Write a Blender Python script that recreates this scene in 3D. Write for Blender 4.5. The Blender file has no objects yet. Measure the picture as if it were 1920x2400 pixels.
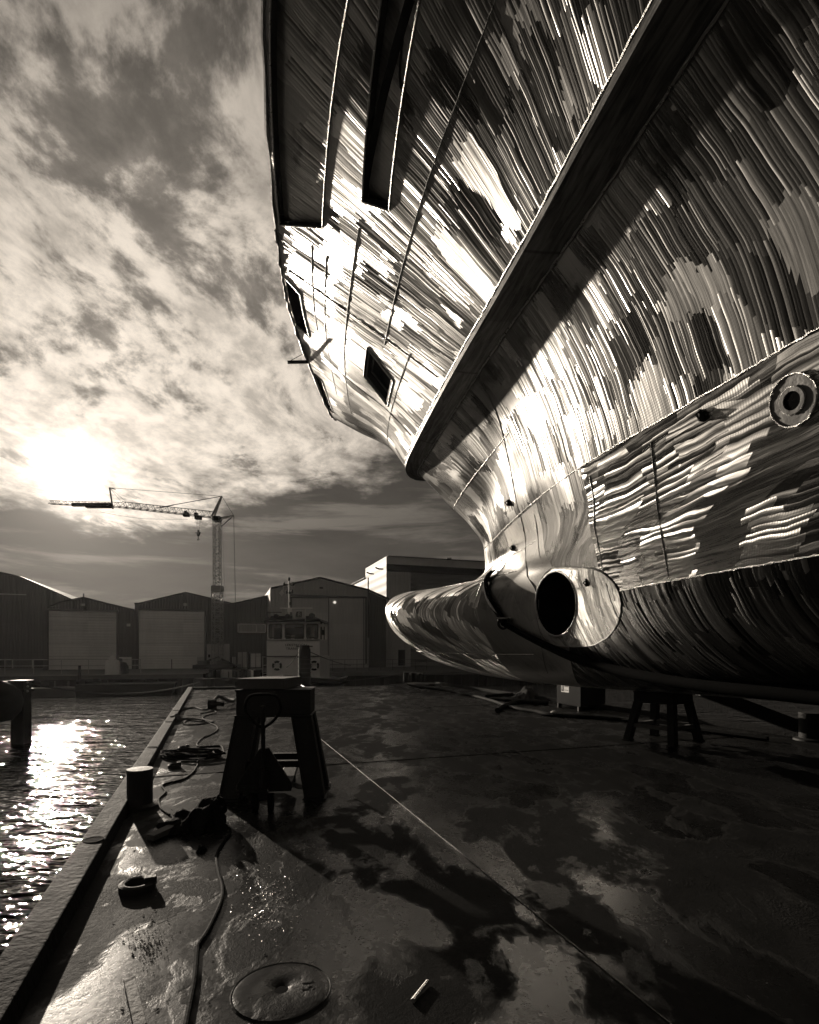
import bpy, math, random, re
import numpy as np
from mathutils import Vector, Matrix
random.seed(7)
C = bpy.context.scene.collection
D = bpy.data
R = math.radians
# ------------------------------------------------------------------ camera
CH = 1.6
cam = D.cameras.new('camera'); co = D.objects.new('camera', cam); C.objects.link(co)
co.location = (0, 0, CH); co.rotation_euler = (R(90), 0, 0)
cam.sensor_fit = 'VERTICAL'; cam.sensor_height = 36; cam.lens = 1300/2400*36
cam.shift_y = 327/2400; cam.clip_start = 0.05; cam.clip_end = 3000
bpy.context.scene.camera = co
sc = bpy.context.scene
sc.view_settings.view_transform = 'Standard'; sc.view_settings.look = 'None'
sc.view_settings.gamma = 1; sc.view_settings.exposure = 0
# ------------------------------------------------------------------ sun
SUN = Vector((-0.611, 1, 0.316)).normalized()
EL = math.asin(SUN.z); AZ = math.atan2(SUN.x, SUN.y)
sl = D.lights.new('sun', 'SUN'); so = D.objects.new('sun', sl); C.objects.link(so)
sl.energy = 4.6; sl.angle = R(0.6); sl.color = (1, .885, .745)
LAMP = Vector((-math.sin(R(33.5))*math.cos(R(13.2)), math.cos(R(33.5))*math.cos(R(13.2)), math.sin(R(13.2))))
so.rotation_euler = LAMP.to_track_quat('Z', 'Y').to_euler(); so.location = (-20, 30, 30)

# ------------------------------------------------------------------ node helper
class N:
    def __init__(s, nt): s.nt = nt
    def put(s, sock, v):
        if isinstance(v, bpy.types.NodeSocket): s.nt.links.new(v, sock)
        elif isinstance(v, bpy.types.Node): s.nt.links.new(v.outputs[0], sock)
        else:
            if sock.type == 'RGBA' and not hasattr(v, '__len__'): v = (v, v, v, 1)
            elif sock.type == 'RGBA' and len(v) == 3: v = (*v, 1)
            sock.default_value = v
    def n(s, typ, ins=None, **kw):
        nd = s.nt.nodes.new('ShaderNode'+typ)
        for k, v in kw.items(): setattr(nd, k, v)
        for k, v in (ins or {}).items(): s.put(nd.inputs[k], v)
        return nd
    def m(s, op, a, b=0.0, c=0.0, clamp=False):
        nd = s.nt.nodes.new('ShaderNodeMath'); nd.operation = op; nd.use_clamp = clamp
        s.put(nd.inputs[0], a); s.put(nd.inputs[1], b); s.put(nd.inputs[2], c)
        return nd.outputs[0]
    def v(s, op, a, b=(0, 0, 0), sc=None):
        nd = s.nt.nodes.new('ShaderNodeVectorMath'); nd.operation = op
        s.put(nd.inputs[0], a)
        if sc is None: s.put(nd.inputs[1], b)
        else: s.put(nd.inputs[3], sc)
        return nd.outputs['Value'] if op in ('DOT_PRODUCT', 'LENGTH') else nd.outputs[0]
    def noise(s, vec, scale, detail=3, rough=.5, dist=0.0, dim='3D'):
        return s.n('TexNoise', {'Vector': vec, 'Scale': scale, 'Detail': detail, 'Roughness': rough, 'Distortion': dist}, noise_dimensions=dim).outputs[0]
    def mr(s, x, a, b, c=0.0, d=1.0, smooth=True):
        nd = s.n('MapRange', {0: x, 1: a, 2: b, 3: c, 4: d}); nd.interpolation_type = 'SMOOTHSTEP' if smooth else 'LINEAR'
        return nd.outputs[0]
    def mix(s, f, a, b):
        return s.m('ADD', s.m('MULTIPLY', a, s.m('SUBTRACT', 1.0, f)), s.m('MULTIPLY', b, f))
    def comb(s, x, y, z=0.0):
        return s.n('CombineXYZ', {0: x, 1: y, 2: z}).outputs[0]
    def sep(s, vv):
        nd = s.n('SeparateXYZ', {0: vv}); return nd.outputs[0], nd.outputs[1], nd.outputs[2]
    def white(s, vec):
        return s.n('TexWhiteNoise', {'Vector': vec}, noise_dimensions='3D')

# ------------------------------------------------------------------ world: daylight sky seen in warm monochrome, broken cloud
w = D.worlds.new('World'); sc.world = w; w.use_nodes = True
nt = w.node_tree; nt.nodes.clear(); g = N(nt)
sky = g.n('TexSky', sky_type='NISHITA'); sky.sun_disc = False
sky.sun_elevation = EL; sky.sun_rotation = AZ
bw = g.n('RGBToBW', {0: sky.outputs[0]}).outputs[0]
dr = g.v('NORMALIZE', g.n('TexCoord').outputs['Generated'])
dx, dy, dz = g.sep(dr)
zc = g.m('ADD', g.m('MAXIMUM', dz, 0.0), .10)
px = g.m('DIVIDE', dx, zc); py = g.m('DIVIDE', dy, zc)
pv = g.comb(px, py, 0.0)
warp = g.n('TexNoise', {'Vector': pv, 'Scale': 1.1, 'Detail': 2}).outputs[1]
pv2 = g.v('ADD', pv, g.v('SCALE', g.v('SUBTRACT', warp, (.5, .5, .5)), sc=.38))
# streets of cloud run away from the viewer
rot = g.n('Mapping', {'Vector': pv2, 'Location': (3.4, 1.7, 0), 'Rotation': (0, 0, R(28)), 'Scale': (1.5, .95, 1)}).outputs[0]
c1 = g.noise(rot, 2.7, 10, .64)
c2 = g.noise(g.v('ADD', rot, (7, 3, 1)), 8.5, 7, .62)
c3 = g.noise(g.v('ADD', rot, (1, 9, 4)), .55, 2, .5)
cl = g.m('ADD', g.m('MULTIPLY', c1, .58), g.m('ADD', g.m('MULTIPLY', c2, .30), g.m('MULTIPLY', c3, .32)))
cloud = g.mr(cl, .505, .60)
sdot = g.m('MAXIMUM', g.v('DOT_PRODUCT', dr, tuple(SUN)), 0.0)
wide = g.m('POWER', sdot, 5.0)
mid = g.m('POWER', sdot, 40.0)
core = g.m('POWER', sdot, 420.0)
# clear gaps darker, lit cloud brighter, both brighter towards the sun
gap = g.m('ADD', .05, g.m('MULTIPLY', wide, .26))
lit = g.m('ADD', .17, g.m('MULTIPLY', wide, .66))
up = g.mix(cloud, gap, lit)
# low bank of grey cloud over the horizon
nb = g.noise(g.comb(g.m('MULTIPLY', dx, 3.0), g.m('MULTIPLY', dy, 3.0), g.m('MULTIPLY', dz, 7.0)), 1.6, 7, .58)
top = g.m('ADD', .225, g.m('MULTIPLY', g.mr(dx, -.42, .10), .17))
bank = g.mr(g.m('SUBTRACT', g.m('ADD', dz, g.m('MULTIPLY', g.m('SUBTRACT', nb, .5), .34)), top), -.035, .03, 1.0, 0.0)
st = g.noise(g.comb(g.m('MULTIPLY', dx, 1.6), g.m('MULTIPLY', dy, 1.6), g.m('MULTIPLY', dz, 13.0)), 2.0, 6, .6, .3)
stv = g.mr(st, .50, .66)
bval = g.m('ADD', g.m('ADD', .005, g.m('MULTIPLY', g.noise(pv, 1.4, 5, .6), .075)), g.m('MULTIPLY', g.m('MULTIPLY', stv, .13), g.m('ADD', .25, g.m('MULTIPLY', wide, .75))))
bval = g.m('ADD', bval, g.m('MULTIPLY', mid, .09))
up = g.m('MULTIPLY', up, g.m('ADD', .68, g.m('MULTIPLY', g.mr(c2, .3, .7), .60)))
allv = g.mix(bank, up, bval)
glow = g.m('ADD', g.m('MULTIPLY', mid, .06), g.m('ADD', g.m('MULTIPLY', core, .8), g.m('MULTIPLY', g.m('POWER', sdot, 2500.0), 5.0)))
glow = g.m('MULTIPLY', glow, g.m('SUBTRACT', 1.0, g.m('MULTIPLY', bank, .62)))
tot = g.m('ADD', allv, glow)
back = g.m('MULTIPLY', g.m('ADD', g.mr(dy, .30, .80, .08, 1.0), g.mr(dy, -.75, -.15, .85, 0.0)), g.mr(dz, .66, .95, 1.0, .35))
tot = g.m('MULTIPLY', tot, back)
tot = g.m('ADD', tot, g.m('MULTIPLY', bw, .001))
colr = g.v('SCALE', (1.0, .88, .745), sc=tot)
bg = g.n('Background', {'Color': colr, 'Strength': 1.0})
nt.links.new(bg.outputs[0], g.n('OutputWorld').inputs[0])
sky_strength_note = .06

# ------------------------------------------------------------------ mesh helpers
def G(px, py, z=0.0):                       # pixel of the photo -> point on a level plane
    Y = 1300*(CH-z)/(py-1527); return Vector(((px-960)/1300*Y, Y, z))
def P3(px, py, Y): return Vector(((px-960)/1300*Y, Y, CH+(1527-py)/1300*Y))
def wpos(o):
    v = Vector((0, 0, 0))
    while o: v += o.location; o = o.parent
    return v
class MB:
    def __init__(s): s.v = []; s.f = []; s.mi = []; s.uv = None
    def add(s, vs, fs, mi=0):
        o = len(s.v); s.v += [Vector(p) for p in vs]; s.f += [[i+o for i in f] for f in fs]; s.mi += [mi]*len(fs)
    def box(s, c, size, rz=0.0, M=None, mi=0):
        a, b, d = [q/2 for q in size]
        vs = [Vector((x*a, y*b, z*d)) for x in (-1, 1) for y in (-1, 1) for z in (-1, 1)]
        if M is None: M = Matrix.Rotation(rz, 3, 'Z')
        vs = [M @ p + Vector(c) for p in vs]
        s.add(vs, [(0, 1, 3, 2), (4, 6, 7, 5), (0, 4, 5, 1), (2, 3, 7, 6), (0, 2, 6, 4), (1, 5, 7, 3)], mi); return s
    def beam(s, p, q, w, h, up=(0, 0, 1), mi=0):
        p = Vector(p); q = Vector(q); d = (q-p); L = d.length; d.normalize()
        x = d.cross(Vector(up))
        if x.length < 1e-4: x = d.cross(Vector((0, 1, 0)))
        x.normalize(); y = x.cross(d)
        vs = [c + x*a*w/2 + y*b*h/2 for c in (p, q) for a, b in ((-1, -1), (1, -1), (1, 1), (-1, 1))]
        s.add(vs, [(0, 1, 2, 3), (7, 6, 5, 4), (0, 4, 5, 1), (1, 5, 6, 2), (2, 6, 7, 3), (3, 7, 4, 0)], mi); return s
    def tube(s, pts, r, n=8, caps=True, mi=0, flat=1.0):
        pts = [Vector(p) for p in pts]; rs = r if hasattr(r, '__len__') else [r]*len(pts)
        o = len(s.v); prev = None
        for i, p in enumerate(pts):
            t = (pts[min(i+1, len(pts)-1)]-pts[max(i-1, 0)]).normalized()
            if prev is None:
                x = t.cross(Vector((0, 0, 1)))
                if x.length < 1e-3: x = t.cross(Vector((0, 1, 0)))
            else: x = prev - t*prev.dot(t)
            x.normalize(); prev = x; y = t.cross(x)
            for k in range(n):
                a = 2*math.pi*k/n; s.v.append(p + x*math.cos(a)*rs[i] + y*math.sin(a)*rs[i]*flat)
        for i in range(len(pts)-1):
            for k in range(n):
                k2 = (k+1) % n; s.f.append([o+i*n+k, o+i*n+k2, o+(i+1)*n+k2, o+(i+1)*n+k]); s.mi.append(mi)
        if caps:
            s.f.append([o+k for k in range(n)][::-1]); s.f.append([o+(len(pts)-1)*n+k for k in range(n)]); s.mi += [mi, mi]
        return s
    def cyl(s, p, q, r, n=20, mi=0): return s.tube([p, q], r, n, True, mi)
    def lathe(s, c, prof, n=24, mi=0, axis=None):
        # prof: (r,z) list
        Mx = Vector((0, 0, 1)).rotation_difference(Vector(axis)).to_matrix() if axis is not None else Matrix.Identity(3)
        o = len(s.v)
        for r, z in prof:
            for k in range(n):
                a = 2*math.pi*k/n; s.v.append(Mx @ Vector((r*math.cos(a), r*math.sin(a), z)) + Vector(c))
        for i in range(len(prof)-1):
            for k in range(n):
                k2 = (k+1) % n; s.f.append([o+i*n+k, o+i*n+k2, o+(i+1)*n+k2, o+(i+1)*n+k]); s.mi.append(mi)
        return s
    def prism(s, poly, ext, mi=0):           # poly: list of 3D points (planar), ext: vector
        n = len(poly); ext = Vector(ext)
        vs = [Vector(p) for p in poly]+[Vector(p)+ext for p in poly]
        fs = [list(range(n))[::-1], list(range(n, 2*n))]+[(i, (i+1) % n, n+(i+1) % n, n+i) for i in range(n)]
        s.add(vs, fs, mi); return s
    def build(s, name, mats, parent=None, smooth=False, bevel=0.0, sub=0):
        me = D.meshes.new(name); o = D.objects.new(name, me); C.objects.link(o)
        off = Vector((0, 0, 0))
        if parent is not None: off = wpos(parent); o.parent = parent
        me.from_pydata([tuple(p-off) for p in s.v], [], s.f)
        for m in (mats if isinstance(mats, (list, tuple)) else [mats]): me.materials.append(m)
        me.polygons.foreach_set('material_index', s.mi)
        if smooth:
            me.polygons.foreach_set('use_smooth', [True]*len(me.polygons))
            try: me.set_sharp_from_angle(angle=R(38))
            except Exception: pass
        me.validate(); me.update()
        if bevel:
            b = o.modifiers.new('bevel', 'BEVEL'); b.width = bevel; b.segments = 2; b.limit_method = 'ANGLE'; b.angle_limit = R(40)
        return o
def tag(o, label=None, cat=None, group=None, kind=None):
    if label: o['label'] = label
    if cat: o['category'] = cat
    if group: o['group'] = group
    if kind: o['kind'] = kind
    return o
def empty(name, loc, label, cat, group=None):
    o = D.objects.new(name, None); C.objects.link(o); o.location = loc; o.empty_display_size = .2
    return tag(o, label, cat, group)
def copy_tree(o, parent=None):
    c = o.copy(); C.objects.link(c); c.parent = parent
    for ch in [x for x in D.objects if x.parent == o]: copy_tree(ch, c)
    return c
def spline(pts, n=8):
    pts = [Vector(p) for p in pts]; out = []
    for i in range(len(pts)-1):
        p0 = pts[max(i-1, 0)]; p1 = pts[i]; p2 = pts[i+1]; p3 = pts[min(i+2, len(pts)-1)]
        for k in range(n):
            t = k/n; out.append(.5*((2*p1)+(-p0+p2)*t+(2*p0-5*p1+4*p2-p3)*t*t+(-p0+3*p1-3*p2+p3)*t**3))
    out.append(pts[-1]); return out
def text_mesh(name, body, size, M, mat, parent, depth=.01, stretch=1.0):
    cu = D.curves.new(name, 'FONT'); cu.body = body; cu.size = size; cu.extrude = depth; cu.align_x = 'CENTER'; cu.align_y = 'CENTER'
    to = D.objects.new('tmp_text', cu); C.objects.link(to)
    dg = bpy.context.evaluated_depsgraph_get(); dg.update()
    me = D.meshes.new_from_object(to.evaluated_get(dg)); D.objects.remove(to); D.curves.remove(cu)
    me.name = name
    off = wpos(parent)
    me.transform(Matrix.Translation(-off) @ M @ Matrix.Diagonal((stretch, 1, 1, 1)))
    me.materials.clear(); me.materials.append(mat)
    o = D.objects.new(name, me); C.objects.link(o); o.parent = parent
    return o

# ------------------------------------------------------------------ materials
def mat(name):
    m = D.materials.new(name); m.use_nodes = True; m.node_tree.nodes.clear(); return m, N(m.node_tree)
def out(g, sh): g.nt.links.new(sh.outputs[0], g.n('OutputMaterial').inputs[0])
def plain(name, c, rough=.6, metal=0.0, var=.35, scale=6.0, bump=.3, bscale=None, spec=.4):
    """painted / cast surface: colour mottled by wear, roughness broken up, fine bump"""
    m, g = mat(name)
    co_ = g.n('TexCoord').outputs['Object']
    n1 = g.noise(co_, scale, 6, .6); n2 = g.noise(co_, scale*7, 4, .6)
    f = g.m('ADD', 1.0-var, g.m('MULTIPLY', g.m('ADD', g.m('MULTIPLY', n1, .7), g.m('MULTIPLY', n2, .3)), 2*var))
    col = g.v('SCALE', (c, c*.985, c*.96), sc=f)
    rg = g.m('ADD', rough-.12, g.m('MULTIPLY', n1, .24), clamp=True)
    bp = g.n('Bump', {'Strength': bump, 'Distance': .02, 'Height': g.noise(co_, bscale or scale*9, 5, .6)})
    out(g, g.n('BsdfPrincipled', {'Base Color': col, 'Roughness': rg, 'Metallic': metal, 'Specular IOR Level': spec, 'Normal': bp.outputs[0]}))
    return m
MAT = {}
MAT['black_steel'] = plain('black_steel', .022, .6, 0, .5, 5, .4, spec=.2)
MAT['dark_paint'] = plain('dark_paint', .012, .6, 0, .4, 3, .3, spec=.15)
MAT['crane_paint'] = plain('crane_paint', .30, .5, 0, .3, 2, .1)
MAT['rope'] = plain('rope', .06, .8, 0, .5, 20, 1.0, 160)
MAT['rubber'] = plain('rubber', .004, .8, 0, .5, 6, .4, spec=.08)
MAT['tug_white'] = plain('tug_white', .85, .45, 0, .2, 2, .15)
MAT['tug_hull'] = plain('tug_hull', .03, .4, 0, .4, 2, .2)
MAT['white'] = plain('white', .7, .5, 0, .1, 2, .1)
MAT['box_paint'] = plain('box_paint', .006, .7, 0, .5, 4, .3, spec=.05)
MAT['swarf'] = plain('swarf', .8, .2, 1.0, .1, 4, .1)
MAT['seam'] = plain('seam', .10, .5, .8, .8, 2, .8, 40)
MAT['letter_dark'] = plain('letter_dark', .01, .6, 0, .1, 2, .1)
MAT['letter_white'] = plain('letter_white', .45, .6, 0, .2, 8, .1)
MAT['galv'] = plain('galv', .45, .4, .9, .3, 4, .3)
MAT['concrete'] = plain('concrete', .14, .8, 0, .4, 1.2, .6, 20)
MAT['timber'] = plain('timber', .10, .7, 0, .5, 3, .6, 25)
MAT['cloth'] = plain('cloth', .01, .9, 0, .5, 6, .8, 40, .08)
MAT['wall_dark'] = plain('wall_dark', .055, .7, 0, .25, .3, .2)
MAT['glass_dark'] = plain('glass_dark', .02, .12, 0, .3, 1, .02)
MAT['flag'] = plain('flag', .7, .8, 0, .1, 3, .2)
def cladding(name, c, period=.3, vertical=True, amp=.6, rough=.6, joint=0.0):
    m, g = mat(name)
    x, y, z = g.sep(g.n('TexCoord').outputs['Object'])
    along = g.m('ADD', g.m('MULTIPLY', x, .947), g.m('MULTIPLY', y, .32))
    t = along if vertical else z
    h = g.m('SINE', g.m('MULTIPLY', t, 2*math.pi/period))
    n1 = g.noise(g.comb(g.m('MULTIPLY', along, .5), g.m('MULTIPLY', z, .12), 0.0), 1.0, 5, .6)
    n2 = g.noise(g.comb(g.m('MULTIPLY', along, 3.0), g.m('MULTIPLY', z, .4), 0.0), 1.0, 4, .6)
    f = g.m('ADD', .72, g.m('ADD', g.m('MULTIPLY', n1, .36), g.m('MULTIPLY', n2, .2)))
    pan = g.white(g.comb(g.m('FLOOR', g.m('MULTIPLY', along, .25)), g.m('FLOOR', g.m('MULTIPLY', z, .9)), 1.0)).outputs[0]
    f = g.m('MULTIPLY', f, g.m('ADD', .94, g.m('MULTIPLY', pan, .12)))
    if joint:
        fr = g.m('FRACT', g.m('DIVIDE', z, joint)); f = g.m('MULTIPLY', f, g.mr(g.m('ABSOLUTE', g.m('SUBTRACT', fr, .5)), .47, .49, 1.0, .75))
    bp = g.n('Bump', {'Strength': amp, 'Distance': .03, 'Height': h})
    out(g, g.n('BsdfPrincipled', {'Base Color': g.v('SCALE', (c, c*.985, c*.96), sc=f), 'Roughness': rough, 'Normal': bp.outputs[0]}))
    return m
MAT['clad_dark'] = cladding('clad_dark', .05, .25)
MAT['clad_mid'] = cladding('clad_mid', .42, .3)
MAT['clad_light'] = cladding('clad_light', .5, .9, False, .3)
MAT['clad_black'] = cladding('clad_black', .13, .6, False, .8)
MAT['door_grey'] = cladding('door_grey', .75, .25, False, .4, .5, 1.2)
MAT['door_grey2'] = cladding('door_grey2', .5, .3, True, .4, .5)
MAT['band_pale'] = cladding('band_pale', .6, 3.0, True, .1)

def brushed(name, sw=20.0, amp=.30, patch=.10, rlo=.22, rhi=.42, base=.55, plen=1.1, pw=.8, swap=False, dens=.75, wave=.012, wild=0.0):
    """ground steel: overlapping bundles of grinder strokes, each stroke a shallow groove, bundle ends ragged"""
    m, g = mat(name)
    u, v, _ = g.sep(g.n('UVMap', uv_map='UVMap').outputs[0])
    if swap: u, v = v, u
    wv = g.noise(g.comb(g.m('MULTIPLY', u, .8), g.m('MULTIPLY', v, .8), 0.0), 1.0, 2)
    u1 = g.m('ADD', u, g.m('MULTIPLY', g.m('SUBTRACT', wv, .5), .10))
    wv2 = g.noise(g.comb(g.m('MULTIPLY', u, 2.0), g.m('MULTIPLY', v, 1.5), 2.0), 1.0, 3)
    u1 = g.m('ADD', u1, g.m('MULTIPLY', g.m('SUBTRACT', wv2, .5), wave))
    wob = g.noise(g.comb(g.m('MULTIPLY', u1, sw*.22), g.m('MULTIPLY', v, .25), 7.0), 1.0, 2)
    def layer(sd, sw, plen, pw):
        uu_ = g.m('ADD', u1, g.m('MULTIPLY', g.noise(g.comb(g.m('MULTIPLY', v, 1.1), sd, 0.0), 1.0, 1), .12*sd))
        s = g.m('ADD', g.m('MULTIPLY', uu_, sw), g.m('MULTIPLY', wob, 3.2)); i = g.m('FLOOR', s); fr = g.m('SUBTRACT', g.m('FRACT', s), .5)
        pn = g.noise(g.comb(u, g.m('MULTIPLY', v, .35), 5.0+sd), 1.3, 2)
        p = g.m('FLOOR', g.m('ADD', g.m('DIVIDE', i, sw*pw), g.m('MULTIPLY', pn, 2.6)))
        jag = g.white(g.comb(i, 3.0+sd, 0.0)).outputs[0]
        prow = g.white(g.comb(p, 11.0, 2.0+sd)).outputs[0]
        vv = g.m('ADD', v, g.m('ADD', g.m('MULTIPLY', jag, .22*min(1, plen*1.3)), g.m('MULTIPLY', prow, 3.0)))
        vv = g.m('ADD', vv, g.m('MULTIPLY', g.noise(g.comb(g.m('MULTIPLY', u, 1.3), sd, 0.0), 1.0, 2), .8))
        q = g.m('FLOOR', g.m('DIVIDE', vv, plen))
        idn = g.white(g.comb(p, q, 1.0+sd)); rx, ry, rz = g.sep(idn.outputs[1])
        sid = g.white(g.comb(i, q, g.m('MULTIPLY', p, 1.7))); r1, r2, r3 = g.sep(sid.outputs[1])
        active = g.m('MULTIPLY', g.mr(idn.outputs[0], 1-dens-.02, 1-dens+.02, .22, 1.0), g.m('ADD', .35, r1))
        lean = g.m('MULTIPLY', g.m('ADD', g.m('MULTIPLY', fr, amp*1.25), g.m('MULTIPLY', g.m('SUBTRACT', r2, .5), amp)), active)
        lean = g.m('ADD', lean, g.m('MULTIPLY', g.m('SUBTRACT', rx, .5), patch*1.5))
        return lean, ry, rz, idn.outputs[0]
    l1, y1, z1, a1 = layer(0.0, sw, plen, pw)
    l2, y2, z2, a2 = layer(1.0, sw*1.35, plen*.75, pw*.7)
    sel = g.mr(a2, .50, .52)
    lean = g.mix(sel, l1, l2); ry = g.mix(sel, y1, y2); rz = g.mix(sel, z1, z2)
    hair = g.noise(g.comb(g.m('MULTIPLY', u1, sw*6), g.m('MULTIPLY', v, 1.6), a1), 1.0, 3, .7)
    hair2 = g.noise(g.comb(g.m('MULTIPLY', u1, sw*1.7), g.m('MULTIPLY', v, 1.0), 3.0), 1.0, 3, .6)
    lean = g.m('ADD', lean, g.m('MULTIPLY', g.m('SUBTRACT', hair, .5), amp*.55))
    lean = g.m('ADD', lean, g.m('MULTIPLY', g.m('SUBTRACT', hair2, .5), amp*1.35))
    buck = g.noise(g.comb(u, v, 9.0), .8, 2)          # plate buckling between frames
    tip = g.m('ADD', g.m('MULTIPLY', g.m('SUBTRACT', ry, .5), patch), g.m('MULTIPLY', g.m('SUBTRACT', buck, .5), .16))
    chat = g.m('MULTIPLY', g.m('SINE', g.m('MULTIPLY', v, 210.0)), g.m('MULTIPLY', g.mr(rz, .55, .75), .05))
    tip = g.m('ADD', tip, chat)
    nrm = g.n('NewGeometry').outputs['Normal']
    tan = g.n('Tangent', direction_type='UV_MAP', uv_map='UVMap').outputs[0]
    bit = g.v('CROSS_PRODUCT', nrm, tan)
    if swap: tan, bit = bit, tan
    nn = g.v('NORMALIZE', g.v('ADD', nrm, g.v('ADD', g.v('SCALE', tan, sc=lean), g.v('SCALE', bit, sc=tip))))
    rg = g.m('ADD', g.mix(rz, rlo, rhi), g.m('MULTIPLY', g.m('SUBTRACT', hair, .5), .25), clamp=True)
    stain = g.noise(g.comb(u, v, 4.0), 1.7, 6, .65)
    dirt = g.mr(stain, .52, .72, 1.0, .5)
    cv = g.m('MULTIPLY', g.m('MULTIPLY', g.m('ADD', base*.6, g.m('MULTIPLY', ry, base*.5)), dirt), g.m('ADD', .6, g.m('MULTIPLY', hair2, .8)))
    rg = g.m('ADD', rg, g.mr(stain, .55, .75, 0.0, .14))
    out(g, g.n('BsdfPrincipled', {'Base Color': g.v('SCALE', (1, .985, .95), sc=cv), 'Metallic': 1.0, 'Roughness': rg, 'Anisotropic': .55, 'Anisotropic Rotation': 0.0 if swap else .25, 'Tangent': g.n('Tangent', direction_type='UV_MAP', uv_map='UVMap').outputs[0], 'Normal': nn}))
    return m
MAT['steel_up'] = brushed('steel_up', sw=24, amp=.27, plen=1.15, pw=.5, base=.33, patch=.19, rlo=.27, rhi=.42)
MAT['steel_side'] = brushed('steel_side', sw=28, amp=.23, plen=.8, pw=.4, base=.28, patch=.15, rlo=.25, rhi=.38)
MAT['steel_bulb_lit'] = brushed('steel_bulb_lit', sw=20, amp=.6, plen=.8, pw=.4, base=.85, rlo=.24, rhi=.42, patch=.55)  # same bare steel, base raised to put the sunlit brightness into the colour
MAT['steel_flat'] = brushed('steel_flat', sw=11, amp=.38, plen=.9, pw=.9, base=.46, swap=True, dens=.55, rlo=.2, rhi=.34, wave=.11)
MAT['steel_low_shaded'] = brushed('steel_low_shaded', sw=12, amp=.36, plen=.8, pw=.3, base=.07, dens=.28, rlo=.2, rhi=.34)  # sparse strokes; base also darkened to paint in the bilge's dark reflections
MAT['steel_smooth'] = brushed('steel_smooth', sw=30, amp=.05, patch=.03, plen=3, pw=3, base=.48, rlo=.3, rhi=.36, dens=.2)
def strake_mat():
    m, g = mat('steel_strake')
    u, v, _ = g.sep(g.n('UVMap', uv_map='UVMap').outputs[0])
    a = g.noise(g.comb(g.m('MULTIPLY', u, 1.4), g.m('MULTIPLY', v, 14.0), 0.0), 1.0, 6, .65, .6); b_ = g.noise(g.comb(g.m('MULTIPLY', u, 4.0), g.m('MULTIPLY', v, 5.0), 3.0), 1.0, 6, .7, .5)
    jn = g.mr(g.m('ABSOLUTE', g.m('SUBTRACT', g.m('FRACT', g.m('MULTIPLY', u, .36)), .5)), .487, .497, 1.0, .35)
    pl_ = g.white(g.comb(g.m('FLOOR', g.m('ADD', g.m('MULTIPLY', u, .36), .5)), 1.0, 0.0)).outputs[0]
    c_ = g.m('MULTIPLY', g.m('MULTIPLY', g.m('ADD', .02, g.m('MULTIPLY', g.mr(a, .3, .7), .22)), g.m('ADD', .6, g.m('MULTIPLY', b_, .8))), g.m('MULTIPLY', jn, g.m('ADD', .7, g.m('MULTIPLY', pl_, .6))))
    bp = g.n('Bump', {'Strength': .6, 'Distance': .02, 'Height': g.m('ADD', b_, g.m('MULTIPLY', a, .8))})
    out(g, g.n('BsdfPrincipled', {'Base Color': g.v('SCALE', (1, .985, .95), sc=c_), 'Metallic': .5, 'Roughness': g.m('ADD', .35, g.m('MULTIPLY', a, .3)), 'Normal': bp.outputs[0]}))
    return m
MAT['strake'] = strake_mat()
MAT['steel_strake'] = plain('steel_strake', .22, .5, .35, .5, 1.3, .5, 9)
MAT['weld'] = plain('weld', .5, .3, 1.0, .4, 20, 1.0, 90)
MAT['pocket'] = brushed('pocket', sw=18, amp=.3, plen=1.5, pw=.5, base=.5, rlo=.3, rhi=.5)
MAT['void'] = plain('void', .004, .9, 0, .3, 3, .2, spec=.03)  # near-black: darkness inside holes put into the colour, also plain black parts
#PART2
# ------------------------------------------------------------------ ship hull (own frame: a = metres aft of bulb tip, b = metres to port, z up)
kk = math.hypot(1, .85)
AX = np.array([-.85/kk, 1/kk]); PX = np.array([-1/kk, -.85/kk]); TP = np.array([-.58, 15.8])
def SW(a, b, z):
    a = np.asarray(a, float); b = np.asarray(b, float); z = np.asarray(z, float)
    return np.stack([TP[0]-a*AX[0]+b*PX[0], TP[1]-a*AX[1]+b*PX[1], z+0*a], -1)
def nspline(x, Y, xq):                        # natural cubic spline, Y (n, k)
    n = len(x); h = np.diff(x); Am = np.zeros((n, n)); rhs = np.zeros_like(Y)
    Am[0, 0] = Am[-1, -1] = 1
    for i in range(1, n-1):
        Am[i, i-1] = h[i-1]; Am[i, i] = 2*(h[i-1]+h[i]); Am[i, i+1] = h[i]
        rhs[i] = 6*((Y[i+1]-Y[i])/h[i]-(Y[i]-Y[i-1])/h[i-1])
    Mm = np.linalg.solve(Am, rhs)
    j = np.clip(np.searchsorted(x, xq)-1, 0, n-2); hj = h[j][:, None]
    t0 = (x[j+1]-xq)[:, None]; t1 = (xq-x[j])[:, None]
    return Mm[j]*t0**3/(6*hj)+Mm[j+1]*t1**3/(6*hj)+(Y[j]/hj-Mm[j]*hj/6)*t0+(Y[j+1]/hj-Mm[j+1]*hj/6)*t1
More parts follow.
